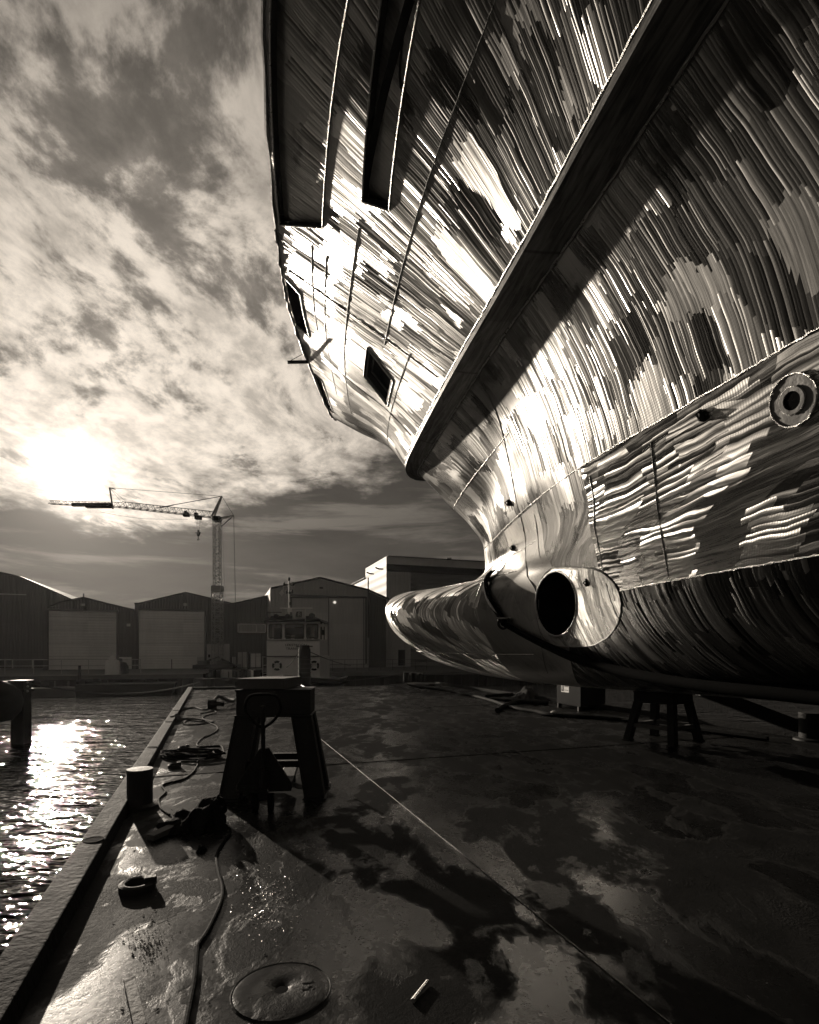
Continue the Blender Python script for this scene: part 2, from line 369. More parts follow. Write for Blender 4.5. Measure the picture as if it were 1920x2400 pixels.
def pchip(x, Y, xq):                          # monotone cubic, Y (n, k)
    h = np.diff(x)[:, None]; dl = np.diff(Y, axis=0)/h; m = np.zeros_like(Y)
    same = dl[1:]*dl[:-1] > 0
    w1 = 2*h[1:]+h[:-1]; w2 = h[1:]+2*h[:-1]
    with np.errstate(all='ignore'):
        hm = (w1+w2)/(w1/dl[:-1]+w2/dl[1:])
    m[1:-1] = np.where(same, hm, 0); m[0] = dl[0]; m[-1] = dl[-1]
    j = np.clip(np.searchsorted(x, xq)-1, 0, len(x)-2); hj = h[j]; t = ((xq-x[j]))[:, None]/hj
    return (2*t**3-3*t**2+1)*Y[j]+(t**3-2*t**2+t)*hj*m[j]+(-2*t**3+3*t**2)*Y[j+1]+(t**3-t**2)*hj*m[j+1]
# each level: start on the stem, then control points (a, b, z)
LOWER = [
 [(5.0,0,.93),(5.3,.04,.93),(5.7,.10,.92),(6.6,.2,.90),(8.2,.35,.9),(9.5,.5,.9),(11,.7,.9),(15,1.6,.9),(23,3.5,.9)],
 [(3.6,0,1.05),(3.9,.2,1.05),(4.5,.35,1.02),(5.9,.55,.98),(7.8,.9,.97),(9.2,1.25,.96),(10.9,1.7,.96),(15,3.2,.95),(23,5.2,.95)],
 [(2.3,0,1.32),(2.6,.38,1.30),(3.5,.62,1.28),(5.9,.84,1.25),(7.8,1.35,1.25),(9.2,1.98,1.25),(10.9,2.7,1.25),(15,4.3,1.25),(23,6.4,1.2)],
 [(1.0,0,1.82),(1.35,.5,1.82),(2.6,.85,1.76),(5.9,.95,1.73),(7.8,1.68,1.72),(9.2,2.42,1.7),(10.9,3.22,1.7),(15,4.9,1.7),(23,7.0,1.7)],
 [(.28,0,2.35),(.62,.5,2.35),(1.9,.92,2.25),(5.9,.97,2.2),(7.8,1.87,2.15),(9.2,2.70,2.15),(10.9,3.5,2.15),(15,5.15,2.15),(23,7.2,2.15)],
 [(.05,0,2.80),(.4,.44,2.80),(1.6,.86,2.66),(5.9,.95,2.55),(7.8,2.0,2.5),(9.2,2.85,2.5),(10.9,3.67,2.5),(15,5.3,2.5),(23,7.4,2.5)],
 [(.15,0,3.05),(.55,.34,3.02),(1.8,.66,2.98),(5.8,.95,2.85),(7.7,2.08,2.8),(9.2,2.95,2.8),(10.9,3.75,2.8),(15,5.4,2.8),(23,7.5,2.8)],
 [(.7,0,3.19),(1.1,.2,3.19),(2.2,.42,3.15),(5.6,.92,3.12),(7.7,2.2,3.1),(9.2,3.06,3.1),(10.9,3.84,3.1),(15,5.5,3.1),(23,7.5,3.1)],
 [(2.6,0,3.16),(2.8,.09,3.17),(3.5,.28,3.24),(5.6,.98,3.38),(7.7,2.36,3.4),(9.2,3.17,3.4),(10.9,3.94,3.4),(15,5.6,3.4),(23,7.6,3.4)],
 [(3.66,0,3.52),(3.78,.10,3.53),(4.15,.28,3.6),(5.7,1.14,3.74),(7.8,2.58,3.78),(9.2,3.29,3.8),(10.9,4.06,3.8),(15,5.75,3.8),(23,7.6,3.8)],
 [(3.62,0,4.0),(3.76,.14,4.0),(4.2,.42,4.03),(5.9,1.58,4.14),(7.8,2.76,4.2),(9.2,3.43,4.22),(10.9,4.2,4.24),(15,5.95,4.24),(23,7.65,4.24)],
 [(3.2,0,4.6),(3.36,.18,4.62),(4.1,.62,4.7),(5.9,1.88,4.9),(7.8,2.98,4.95),(9.2,3.66,4.97),(10.9,4.47,5.0),(15,6.25,5.0),(23,7.7,5.0)],
 [(2.3,0,5.42),(2.48,.22,5.44),(3.5,.92,5.5),(5.9,2.2,5.65),(7.8,3.22,5.75),(9.2,3.93,5.78),(10.9,4.8,5.8),(15,6.6,5.8),(23,7.8,5.8)],
 [(1.42,0,6.27),(1.62,.33,6.24),(2.6,.97,6.22),(5.9,2.74,6.36),(7.8,3.69,6.45),(9.2,4.40,6.49),(10.9,5.33,6.54),(15,7.1,6.57),(23,7.9,6.57)],
]
UPPER = [
 [(1.15,0,6.30),(1.38,.48,6.31),(2.6,1.36,6.35),(5.65,3.0,6.51),(7.5,3.94,6.6),(8.91,4.69,6.65),(10.6,5.62,6.69),(15,7.4,6.73),(23,8.1,6.73)],
 [(.25,0,7.25),(.48,.48,7.26),(1.8,1.6,7.3),(4.68,3.36,7.47),(7.0,4.58,7.58),(8.73,5.36,7.62),(10.66,6.28,7.65),(15,7.6,7.7),(23,8.2,7.7)],
 [(-1.15,0,8.1),(-.92,.46,8.12),(.75,1.95,8.25),(3.7,3.9,8.44),(6.5,5.4,8.56),(8.55,6.22,8.6),(10.72,6.98,8.6),(15,7.9,8.6),(23,8.2,8.6)],
 [(-2.1,0,8.68),(-1.86,.44,8.7),(.1,2.24,8.95),(2.96,4.36,9.17),(6.14,6.1,9.3),(8.4,6.95,9.35),(10.77,7.55,9.35),(15,8.1,9.35),(23,8.25,9.35)],
 [(-2.75,0,9.08),(-2.5,.42,9.12),(-.4,2.49,9.37),(2.41,4.7,9.72),(5.86,6.64,9.86),(8.3,7.5,9.9),(10.8,7.95,9.9),(15,8.25,9.9),(23,8.3,9.9)],
]
LOWER = [[tuple(p) for p in l] for l in LOWER]
VPC = {}
def make_rows(levels, tq, vq):
    L = np.array(levels, float); nl, nc, _ = L.shape
    tpar = np.array([0, .6, 2.0, 4.6, 6.4, 7.8, 9.5, 13.5, 21.])
    def rws(tt):
        o = []
        for r in L:
            mir = r[1:3][::-1].copy(); mir[:, 1] *= -1
            x = np.concatenate([-tpar[1:3][::-1], tpar]); o.append(nspline(x, np.concatenate([mir, r]), tt))
        return np.array(o)
    rows = rws(tq)                            # (nl, nt, 3)
    key = id(levels)
    if key not in VPC: VPC[key] = np.linalg.norm(np.diff(rws(tgrid(600)), axis=0), axis=2).mean(1)+.03
    dist = VPC[key]
    vp = np.concatenate([[0], np.cumsum(dist)]); vp /= vp[-1]
    nt_ = rows.shape[1]
    flat = rows.reshape(nl, -1)
    o = pchip(vp, flat, vq*1.0) if nl > 6 else nspline(vp, flat, vq*1.0)
    return o.reshape(len(vq), nt_, 3), vp
TMAX = 21.
def tgrid(n): 
    x = np.linspace(0, 1, n); return TMAX*(.35*x+.65*x**1.9)
ship = empty('ship_hull', (float(TP[0])+4, float(TP[1])-6, 0), 'bare steel ship bow with bulb, flared sides and grinder marks looming over the pontoon deck', 'ship')
tl = tgrid(330); vl = np.linspace(0, 1, 120)
for i_, tv in enumerate((6.6, 5.3, 3.2)): tl[np.abs(tl-tv).argmin()] = tv
for vv_ in (.441, .711): vl[np.abs(vl-vv_).argmin()] = vv_
LG, _ = make_rows(LOWER, tl, vl)
def sheared(tcs, vs):
    sh = lambda t: np.interp(t, [0, 1, 2, 3.5, 4.5, 5.7, 7.6], [0, .5, 2, 2, 0, -1.5, 0])
    wv = lambda v: np.interp(v, [.28, .44, .58, .73], [0, 1, 1, 0])
    TT = tcs[None, :]+sh(tcs)[None, :]*(vs[:, None]-.39)
    TT = np.clip(TT, 0, TMAX)
    VV = vs[:, None]+wv(vs)[:, None]*.062*np.clip(tcs[None, :]-5.5, 0, 2.2)
    return TT, VV
def eval_grid(levels, TT, VV):
    # dense table then bilinear lookup
    td = tgrid(500); vd = np.linspace(0, 1, 160); S, _ = make_rows(levels, td, vd)
    ti = np.clip(np.searchsorted(td, TT)-1, 0, len(td)-2); vi = np.clip(np.searchsorted(vd, VV)-1, 0, len(vd)-2)
    ft = ((TT-td[ti])/(td[ti+1]-td[ti]))[..., None]; fv = ((VV-vd[vi])/(vd[vi+1]-vd[vi]))[..., None]
    return (S[vi, ti]*(1-ft)+S[vi, ti+1]*ft)*(1-fv)+(S[vi+1, ti]*(1-ft)+S[vi+1, ti+1]*ft)*fv
POCK = {'mooring_recess': (5.70, 12.0, .745, .978, .13), 'fairlead_recess': (5.96, 12.0, .443, .552, .14),
        'window_opening': (2.70, 3.55, .265, .45, .5), 'deck_edge_cutout': (1.75, 2.75, .888, .978, .28), 'deck_edge_cutout ': (.58, 1.18, .90, .978, .22)}
tu = tgrid(300); vu = np.linspace(0, 1, 90)
for a0, a1, b0, b1, _d in POCK.values():
    for x in (a0, a1): tu[np.abs(tu-x).argmin()] = x
    for x in (b0, b1): vu[np.abs(vu-x).argmin()] = x
tu.sort(); vu.sort()
UG = eval_grid(UPPER, *sheared(tu, vu))
def grid_mesh(name, S, mats, parent, midx=None, skip=None, mirror=True, flip=False, uvs=None):
    """S (rows, cols, 3) in ship coords -> mesh with metric UV"""
    nr, nc, _ = S.shape
    w = SW(S[..., 0], S[..., 1], S[..., 2]); off = np.array(wpos(parent))
    if uvs is None:
        du = np.linalg.norm(np.diff(w, axis=1), axis=2); ul = np.concatenate([np.zeros((nr, 1)), np.cumsum(du, 1)], 1)
        ub = ul[int(nr*.72)]; uu = .35*ul+.65*ub[None, :]
        dv = np.linalg.norm(np.diff(w, axis=0), axis=2); vv = np.concatenate([np.zeros((1, nc)), np.cumsum(dv, 0)], 0)
        vv = vv - vv[:, :].max(0)[None, :]*1.0+6
    else: uu, vv = uvs
    vs = [w.reshape(-1, 3)-off]; uvl = [np.stack([uu, vv], -1).reshape(-1, 2)]
    if mirror:
        wm = SW(S[..., 0], -S[..., 1], S[..., 2]); vs.append(wm.reshape(-1, 3)-off); uvl.append(uvl[0]*np.array([-1, 1]))
    faces = []; mi = []
    for h in range(2 if mirror else 1):
        o = h*nr*nc
        for i in range(nr-1):
            for j in range(nc-1):
                if skip is not None and h == 0 and skip(i, j): continue
                f = (o+i*nc+j, o+i*nc+j+1, o+(i+1)*nc+j+1, o+(i+1)*nc+j)
                if (h == 1) != flip: f = f[::-1]
                faces.append(f); mi.append(midx(i, j) if midx else 0)
    V_ = np.concatenate(vs); UV = np.concatenate(uvl)
    me = D.meshes.new(name); me.from_pydata(V_.tolist(), [], faces)
    for m in mats: me.materials.append(m)
    me.polygons.foreach_set('material_index', mi); me.polygons.foreach_set('use_smooth', [True]*len(faces))
    ul_ = me.uv_layers.new(name='UVMap'); li = np.empty(len(me.loops), dtype=np.int32); me.loops.foreach_get('vertex_index', li)
    ul_.data.foreach_set('uv', UV[li].astype(np.float32).ravel())
    me.update(); o = D.objects.new(name, me); C.objects.link(o); o.parent = parent
    return o, (uu, vv)
LM = [MAT['steel_side'], MAT['steel_bulb_lit'], MAT['steel_smooth'], MAT['steel_flat'], MAT['steel_low_shaded']]
def lm(i, j):
    v = vl[i]; t = tl[j]
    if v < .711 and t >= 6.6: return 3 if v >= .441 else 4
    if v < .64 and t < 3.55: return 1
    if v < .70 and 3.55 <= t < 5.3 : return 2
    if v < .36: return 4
    return 0
wL = SW(LG[..., 0], LG[..., 1], LG[..., 2])
pxL = 960+1300*wL[..., 0]/wL[..., 1]; pyL = 1527-1300*(wL[..., 2]-1.6)/wL[..., 1]
HOLE = (1311, 1413, 49, 77); INS = (1366, 1422, 92, 94)
def inhole(i, j):
    if not (3.5 < tl[j] < 7.5 and .3 < vl[i] < .6): return False
    x = pxL[i:i+2, j:j+2].mean(); y = pyL[i:i+2, j:j+2].mean()
    return ((x-HOLE[0])/HOLE[2])**2+((y-HOLE[1])/HOLE[3])**2 < 1.08
o, (LUU, LVV) = grid_mesh('lower_plating', LG, LM, ship, lm, flip=True, skip=inhole)
nL = np.cross(np.gradient(wL, axis=1), np.gradient(wL, axis=0)); nL /= np.linalg.norm(nL, axis=2)[..., None]+1e-9
if nL[60, 200] @ np.array([PX[0], PX[1], 0]) < 0: nL = -nL
def on_hull(x, y):
    d = np.hypot(pxL-x, pyL-y); d[:, tl > 9] = 1e9; idx = np.argsort(d.ravel())[:4]; wt = 1/(d.ravel()[idx]+.3)**2; wt /= wt.sum()
    f = lambda A_: (A_.reshape(-1, A_.shape[-1])[idx]*wt[:, None]).sum(0)
    return f(wL), f(nL), f(np.stack([LUU, LVV], -1))
def inpock(i, j):
    t = .5*(tu[j]+tu[j+1]); v = .5*(vu[i]+vu[i+1])
    return any(a0 < t < a1 and b0 < v < b1 for a0, a1, b0, b1, _d in POCK.values())
TTu, VVu = sheared(tu, vu); tdn = tgrid(600); mrow = make_rows(UPPER, tdn, np.array([0., .6, 1.]))[0][1]
arc_ = np.concatenate([[0], np.cumsum(np.linalg.norm(np.diff(mrow, axis=0), axis=1))])
uo, (UU, UVV) = grid_mesh('upper_plating', UG, [MAT['steel_up']], ship, skip=inpock, flip=True, uvs=(np.interp(TTu, tdn, arc_), VVu*4.3))
# normals of upper grid in world space
wU = SW(UG[..., 0], UG[..., 1], UG[..., 2])
nU = np.cross(np.gradient(wU, axis=1), np.gradient(wU, axis=0)); nU /= np.linalg.norm(nU, axis=2)[..., None]+1e-9
if nU[45, 150] @ np.array([PX[0], PX[1], -.3]) < 0: nU = -nU
def world_grid(name, Wd, m, parent, uvs, closed=False):
    nr, nc, _ = Wd.shape; off = np.array(wpos(parent))
    me = D.meshes.new(name); faces = [(i*nc+j, i*nc+j+1, (i+1)*nc+j+1, (i+1)*nc+j) for i in range(nr-1) for j in range(nc-1)]
    me.from_pydata((Wd.reshape(-1, 3)-off).tolist(), [], faces); me.materials.append(m)
    ul_ = me.uv_layers.new(name='UVMap'); li = np.empty(len(me.loops), dtype=np.int32); me.loops.foreach_get('vertex_index', li)
    UV = np.stack(uvs, -1).reshape(-1, 2); ul_.data.foreach_set('uv', UV[li].astype(np.float32).ravel())
    me.update(); o = D.objects.new(name, me); C.objects.link(o); o.parent = parent; return o
for nm, (a0, a1, b0, b1, dep) in POCK.items():
    j0, j1 = np.abs(tu-a0).argmin(), np.abs(tu-a1).argmin(); i0, i1 = np.abs(vu-b0).argmin(), np.abs(vu-b1).argmin()
    base = nm.strip()
    fl = wU[i0:i1+1, j0:j1+1]-nU[i0:i1+1, j0:j1+1]*dep
    par = D.objects.new(base, None) if False else None
    fo = world_grid(base, fl, MAT['void'] if base == 'window_opening' else MAT['pocket'], ship, (UU[i0:i1+1, j0:j1+1], UVV[i0:i1+1, j0:j1+1]))
    ring = [(i0, j) for j in range(j0, j1+1)]+[(i, j1) for i in range(i0+1, i1+1)]+[(i1, j) for j in range(j1-1, j0-1, -1)]+[(i, j0) for i in range(i1-1, i0-1, -1)]
    A_ = np.array([wU[i, j]+nU[i, j]*.006 for i, j in ring]); B_ = np.array([wU[i, j]-nU[i, j]*dep for i, j in ring])
    cum = np.concatenate([[0], np.cumsum(np.linalg.norm(np.diff(A_, axis=0), axis=1))])
    Wd = np.stack([A_, B_]); world_grid('recess_wall', Wd, MAT['black_steel'], fo, (np.stack([cum, cum]), np.stack([cum*0, cum*0+dep])))
    bead = MB(); bead.tube([Vector(p) for p in A_], .014, 5, False); bead.build('weld_bead', MAT['weld'], fo, True)
# flat black sheet in the fairlead recess, painting the darkness of a deep slot
js = [j for j in range(len(tu)) if 6.75 <= tu[j] <= 11]; vA, vB = .518, .560
TT, VV = sheared(tu[js], np.linspace(.452, .498, 10)); SG = eval_grid(UPPER, TT, VV); wS = SW(SG[..., 0], SG[..., 1], SG[..., 2])
nS = np.cross(np.gradient(wS, axis=1), np.gradient(wS, axis=0)); nS /= np.linalg.norm(nS, axis=2)[..., None]
if nS[5, 5] @ np.array([PX[0], PX[1], -.3]) < 0: nS = -nS
nn_ = wS.shape[1]
wS = wS-nS*.150                                          # set in the floor of the recess
for jj in range(nn_):                                    # rounded end
    w_ = min(1, math.sqrt(max(0, 1-(1-min(1, jj/9))**2)))
    c_ = wS[:, jj].mean(0); wS[:, jj] = c_+(wS[:, jj]-c_)*max(.02, w_)
mb = MB(); Wt = (wS+nS*.012); rr = Wt.shape[0]
ring = [Wt[0, j] for j in range(nn_)]+[Wt[-1, j] for j in range(nn_-1, -1, -1)]
mb.tube([Vector(p) for p in ring], .016, 5, False)
slot = world_grid('slot_dark_sheet', Wt-nS*.004, MAT['void'], ship, (wS[..., 0], wS[..., 1])); mb.build('slot_rim', MAT['black_steel'], slot, True)
# window frame
def upt(t, v, offn=0.0):
    TTa, VVa = sheared(np.array([t-.02, t, t+.02]), np.array([v-.01, v, v+.01])); Sg = eval_grid(UPPER, TTa, VVa); ww = SW(Sg[..., 0], Sg[..., 1], Sg[..., 2])
    n_ = np.cross(ww[1, 2]-ww[1, 0], ww[2, 1]-ww[0, 1]); n_ /= np.linalg.norm(n_)
    if n_ @ np.array([PX[0], PX[1], -.3]) < 0: n_ = -n_
    return Vector(ww[1, 1]+n_*offn)
def lpt(t, v, offn=0.0):
    S, _ = make_rows(LOWER, np.array([max(0, t-.03), t, t+.03]), np.array([v-.008, v, v+.008])); ww = SW(S[..., 0], S[..., 1], S[..., 2])
    n_ = np.cross(ww[1, 2]-ww[1, 0], ww[2, 1]-ww[0, 1]); n_ /= np.linalg.norm(n_)
    if n_ @ np.array([PX[0], PX[1], 0]) < 0: n_ = -n_
    return Vector(ww[1, 1]+n_*offn), Vector(n_)
def upw(t, v, offn=0.0):
    S, _ = make_rows(UPPER, np.array([max(0, t-.03), t, t+.03]), np.array([v-.008, v, v+.008])); ww = SW(S[..., 0], S[..., 1], S[..., 2])
    n_ = np.cross(ww[1, 2]-ww[1, 0], ww[2, 1]-ww[0, 1]); n_ /= np.linalg.norm(n_)
    if n_ @ np.array([PX[0], PX[1], -.3]) < 0: n_ = -n_
    return Vector(ww[1, 1]+n_*offn)
wf = MB()
for d_ in (-.02, -.2): wf.tube([upt(2.73, .277, d_), upt(2.73, .438, d_), upt(3.52, .438, d_), upt(3.52, .277, d_), upt(2.73, .277, d_)], .025, 6, False)
wf.tube([upt(3.15, .28, -.25), upt(3.15, .44, -.25)], .03, 6); wf.build('window_frame', MAT['steel_strake'], ship, True)
# knuckle strake: a ledge between lower and upper shell
ts = tgrid(260); 
SGm = LG[-1]; k1 = np.stack([np.interp(ts, tl, LG[-1][:, c]) for c in range(3)], -1)
k2, _ = make_rows(UPPER, ts, np.array([0., .5])); k2 = k2[0]
k1 = k1.copy(); k1[:, 2] -= .025; k1[:, 1] -= .03
k2o = k2.copy(); k2o[:, 1] += .03; k2o[0, 0] -= .03
e1 = k2o.copy(); e1[:, 2] -= .085; e2 = k2o.copy(); e2[:, 2] += .04
k1[:, 1] = np.maximum(k1[:, 1], 0); e1[0, 1] = e2[0, 1] = k1[0, 1] = 0
top_in = k1.copy(); top_in[:, 2] += .115
SS = np.stack([k1, .5*(k1+e1)+np.array([0, 0, -.01]), e1, e2, top_in])
grid_mesh('rubbing_strake', SS, [MAT['strake']], ship, flip=True)
D.objects['rubbing_strake'].data.polygons.foreach_set('use_smooth', [False]*len(D.objects['rubbing_strake'].data.polygons))
def ship_tube(nm, pts, r=.012, par=ship, m=None):
    b = MB(); q = []
    for p in pts: q.append(Vector(p)+Vector((random.uniform(-1, 1), random.uniform(-1, 1), random.uniform(-1, 1)))*r*.5)
    b.tube(q, [r*random.uniform(.6, 1.3) for _ in q], 5, False); return b.build(nm, m or MAT['weld'], par, True)
ship_tube('weld_seam', [SW(*(e2[j]+np.array([0, .01, 0]))) for j in range(0, 260)], .014)
ship_tube('weld_seam', [SW(*(k1[j]+np.array([0, .035, -.015]))) for j in range(2, 260)], .014)
for v_, t0, t1 in ((.711, .1, 15), (.441, 6.6, 15), (.86, .2, 5.0), (.56, .4, 4.3), (.30, .5, 4.5), (.64, 3.6, 5.1)):
    ship_tube('weld_seam', [lpt(t, v_, .002)[0] for t in np.arange(t0, t1, .05)], .009)
for t_, v0, v1 in ((4.62, .22, .99), (3.55, .36, .64), (5.15, .58, .70), (7.9, .44, .7), (1.55, .36, .55), (10.1, .44, .7), (6.75, .45, .7)):
    ship_tube('weld_seam', [lpt(t_+.06*math.sin(v*9), v, .002)[0] for v in np.arange(v0, v1, .01)], .008, m=MAT['steel_strake'] if t_ in (4.62, 1.55) else None)
for t0, v0, t1, v1 in ((4.0, .36, 13, .40), (1.2, .60, 5.5, .58), (1.5, .74, 4.9, .72), (.3, .25, 4.2, .22), (3.0, .80, 4.9, .80)):
    ship_tube('weld_seam', [upw(t, v0+(v1-v0)*(t-t0)/(t1-t0), .004) for t in np.arange(t0, t1, .06)], .007, m=MAT['steel_strake'])
for t_, v0, v1 in ((4.15, .05, .96), (2.3, .05, .86), (7.9, .05, .40)):
    ship_tube('weld_seam', [upw(t_, v, .004) for v in np.arange(v0, v1, .02)], .007)
# gunwale bar, deck, transom, closing
ship_tube('gunwale_bar', [SW(p[0], p[1], p[2]+.0) for p in UG[-1]][::2], .035, m=MAT['steel_strake'])
Wr = UG[-1]; mb = MB(); dk = make_rows(UPPER, tu, np.array([0., .62, 1.]))[0][1]; pl = [Vector(SW(p[0]+.05, max(0, p[1]-.08), p[2])) for p in dk][::4]; pr = [Vector(SW(p[0]+.05, -max(0, p[1]-.08), p[2])) for p in dk][::4]
mb.add(pl+pr, [(i, i+1, len(pl)+i+1, len(pl)+i) for i in range(len(pl)-1)]); mb.build('deck_plate', MAT['dark_paint'], ship)
tr = [Vector(SW(*p)) for p in LG[:, -1]]+[Vector(SW(*p)) for p in UG[:, -1]]; trm = [Vector(SW(p[0], -p[1], p[2])) for p in LG[:, -1]]+[Vector(SW(p[0], -p[1], p[2])) for p in UG[:, -1]]
mb = MB(); mb.add(tr+trm, [(i, i+1, len(tr)+i+1, len(tr)+i) for i in range(len(tr)-1)]); mb.build('transom', MAT['dark_paint'], ship)
bo = MB(); b0 = [Vector(SW(*p)) for p in LG[0]][::4]; b1 = [Vector(SW(p[0], -p[1], p[2])) for p in LG[0]][::4]
bo.add(b0+b1, [(i, i+1, len(b0)+i+1, len(b0)+i) for i in range(len(b0)-1)]); bo.build('bottom_plate', MAT['dark_paint'], ship)
# bow thruster opening: hole through an insert plate welded flush into the shell, bore running athwartships
ns = 72; rows_ = 9; Wp = np.zeros((rows_, ns+1, 3)); Up = np.zeros((rows_, ns+1)); Vp = Up.copy(); Np = Wp.copy()
for k_ in range(ns+1):
    a_ = 2*math.pi*k_/ns
    hx, hy = HOLE[0]+HOLE[2]*math.cos(a_), HOLE[1]+HOLE[3]*math.sin(a_); ix, iy = INS[0]+INS[2]*math.cos(a_), INS[1]+INS[3]*math.sin(a_)
    if ix-hx < 4 and math.cos(a_) < 0: ix = hx-5
    if k_ and math.cos(a_) < 0: ix = min(ix, hx-5)
    for r_ in range(rows_):
        f_ = r_/(rows_-1); p_, n_, uv_ = on_hull(hx+(ix-hx)*f_, hy+(iy-hy)*f_)
        Wp[r_, k_] = p_; Np[r_, k_] = n_; Up[r_, k_], Vp[r_, k_] = uv_
for _ in range(3):
    Wp[:, 1:-1] = .25*Wp[:, :-2]+.5*Wp[:, 1:-1]+.25*Wp[:, 2:]; Wp[1:-1] = .25*Wp[:-2]+.5*Wp[1:-1]+.25*Wp[2:]; Wp[:, -1] = Wp[:, 0] = .5*(Wp[:, 1]+Wp[:, -2])
lift = (.012+.05*np.exp(-np.arange(rows_)/1.2))[:, None, None]
Wp = Wp+Np*lift
MAT['steel_insert'] = brushed('steel_insert', sw=22, amp=.5, plen=.9, pw=.3, base=.62, rlo=.25, rhi=.45)
tun = world_grid('thruster_insert', Wp, MAT['steel_insert'], ship, (Up, Vp)); tun.data.polygons.foreach_set('use_smooth', [True]*len(tun.data.polygons))
ax_ = np.array([-PX[0], -PX[1], 0.])
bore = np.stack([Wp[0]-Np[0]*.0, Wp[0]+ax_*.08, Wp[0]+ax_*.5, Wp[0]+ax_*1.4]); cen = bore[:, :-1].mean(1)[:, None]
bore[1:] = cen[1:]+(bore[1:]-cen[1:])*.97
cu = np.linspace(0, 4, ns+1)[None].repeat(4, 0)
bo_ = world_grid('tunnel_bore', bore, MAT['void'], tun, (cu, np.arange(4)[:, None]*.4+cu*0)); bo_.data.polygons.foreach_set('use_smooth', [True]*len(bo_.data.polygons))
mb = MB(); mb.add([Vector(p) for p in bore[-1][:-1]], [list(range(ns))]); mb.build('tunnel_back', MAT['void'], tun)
mb = MB(); mb.tube([Vector(p) for p in Wp[0]], [.012+.004*random.random() for _ in range(ns+1)], 7, False); mb.build('tunnel_rim', MAT['steel_insert'] if False else MAT['weld'], tun, True)
ship_tube('weld_bead', [Wp[-1, k_] for k_ in range(ns+1)], .009, tun, MAT['steel_strake'])
# overboard discharge with doubler ring
c1_, n1_ = lpt(9.49, .657, .004)
mb = MB(); mb.lathe(c1_, [(.08, -.06), (.08, .03), (.115, .03), (.12, .0), (.12, .014), (.215, .014), (.22, .0)], 40, 0, n1_); hp = mb.build('discharge_flange', MAT['steel_smooth'] if False else MAT['steel_strake'], ship, True)
for r_ in (.217, .117): ship_tube('weld_bead', [c1_+(Vector((0, 0, 1)).rotation_difference(n1_).to_matrix() @ Vector((math.cos(a)*r_, math.sin(a)*r_, .02))) for a in np.linspace(0, 6.2832, 60)], .007, hp)
mb = MB(); mb.lathe(c1_, [(.001, .020), (.079, .020)], 30, 0, n1_); mb.build('bore_dark_disc', MAT['void'], hp)  # flat black disc, darkness of the bore painted on
# lifting eyes and small fittings left on the plating
for (t_, v_) in ((4.3, .745), (8.6, .69), (3.9, .66), (6.2, .47)):
    c_, n_ = lpt(t_, v_, .0); mb = MB(); mb.beam(c_-Vector((0, 0, .07)), c_+Vector((0, 0, .05)), .02, .10, up=n_); mb.tube([c_+n_*.02+Vector((0, 0, .05)), c_+n_*.09+Vector((0, 0, .02)), c_+n_*.03-Vector((0, 0, .06))], .012, 6); mb.build('lifting_lug', MAT['black_steel'], ship)
# small boom sticking out of the rail
rl_ = SW(UG[-1][:, 0], UG[-1][:, 1], UG[-1][:, 2]); jx = np.abs(1527-1300*(rl_[:, 2]-1.6)/rl_[:, 1]-850+(rl_[:, 1] < 5)*9999).argmin(); bp_ = Vector(rl_[jx]); mb = MB(); tip = P3(674, 849, bp_.y-.1); mb.beam(bp_, tip, .05, .07); mb.tube([bp_+Vector((0, 0, .28)), tip], .008, 5); mb.build('mooring_boom', MAT['black_steel'], ship)
# ------------------------------------------------------------------ water, pontoon deck
ZW = -1.3
def water_mat():
    m, g = mat('water')
    p = g.n('TexCoord').outputs['Object']
    r_ = g.n('Mapping', {'Vector': p, 'Rotation': (0, 0, R(-24)), 'Scale': (.42, 1.0, 1)}).outputs[0]
    h1 = g.noise(r_, .9, 2, .5, .3); h2 = g.noise(g.v('ADD', r_, (5, 5, 0)), 3.6, 2, .5, .4); h3 = g.noise(r_, 11.0, 2, .5)
    h = g.m('ADD', g.m('MULTIPLY', h1, .5), g.m('ADD', g.m('MULTIPLY', h2, .34), g.m('MULTIPLY', h3, .05)))
    calm = g.mr(g.noise(g.n('Mapping', {'Vector': p, 'Rotation': (0, 0, R(-20)), 'Scale': (.05, .16, 1)}).outputs[0], 1.0, 3), .38, .62, .75, 1.0)
    bp = g.n('Bump', {'Strength': calm, 'Distance': .46, 'Height': h})
    out(g, g.n('BsdfPrincipled', {'Base Color': (.006, .006, .005, 1), 'Roughness': .02, 'IOR': 1.33, 'Normal': bp.outputs[0]}))
    return m
MAT['water'] = water_mat()
mb = MB(); mb.add([(-900, -400, ZW), (900, -400, ZW), (900, 1500, ZW), (-900, 1500, ZW)], [(0, 1, 2, 3)])
tag(mb.build('water', MAT['water']), kind='structure')
bn = math.hypot(1, .354); bd = Vector((-.354/bn, 1/bn, 0)); br = Vector((1/bn, .354/bn, 0)); BO = Vector((-1.04, 0, 0))
def B(l, w_, z=0.0): return BO+bd*l+br*w_+Vector((0, 0, z))
BW_, BL0, BL1 = 11.35, -16.0, 24.75
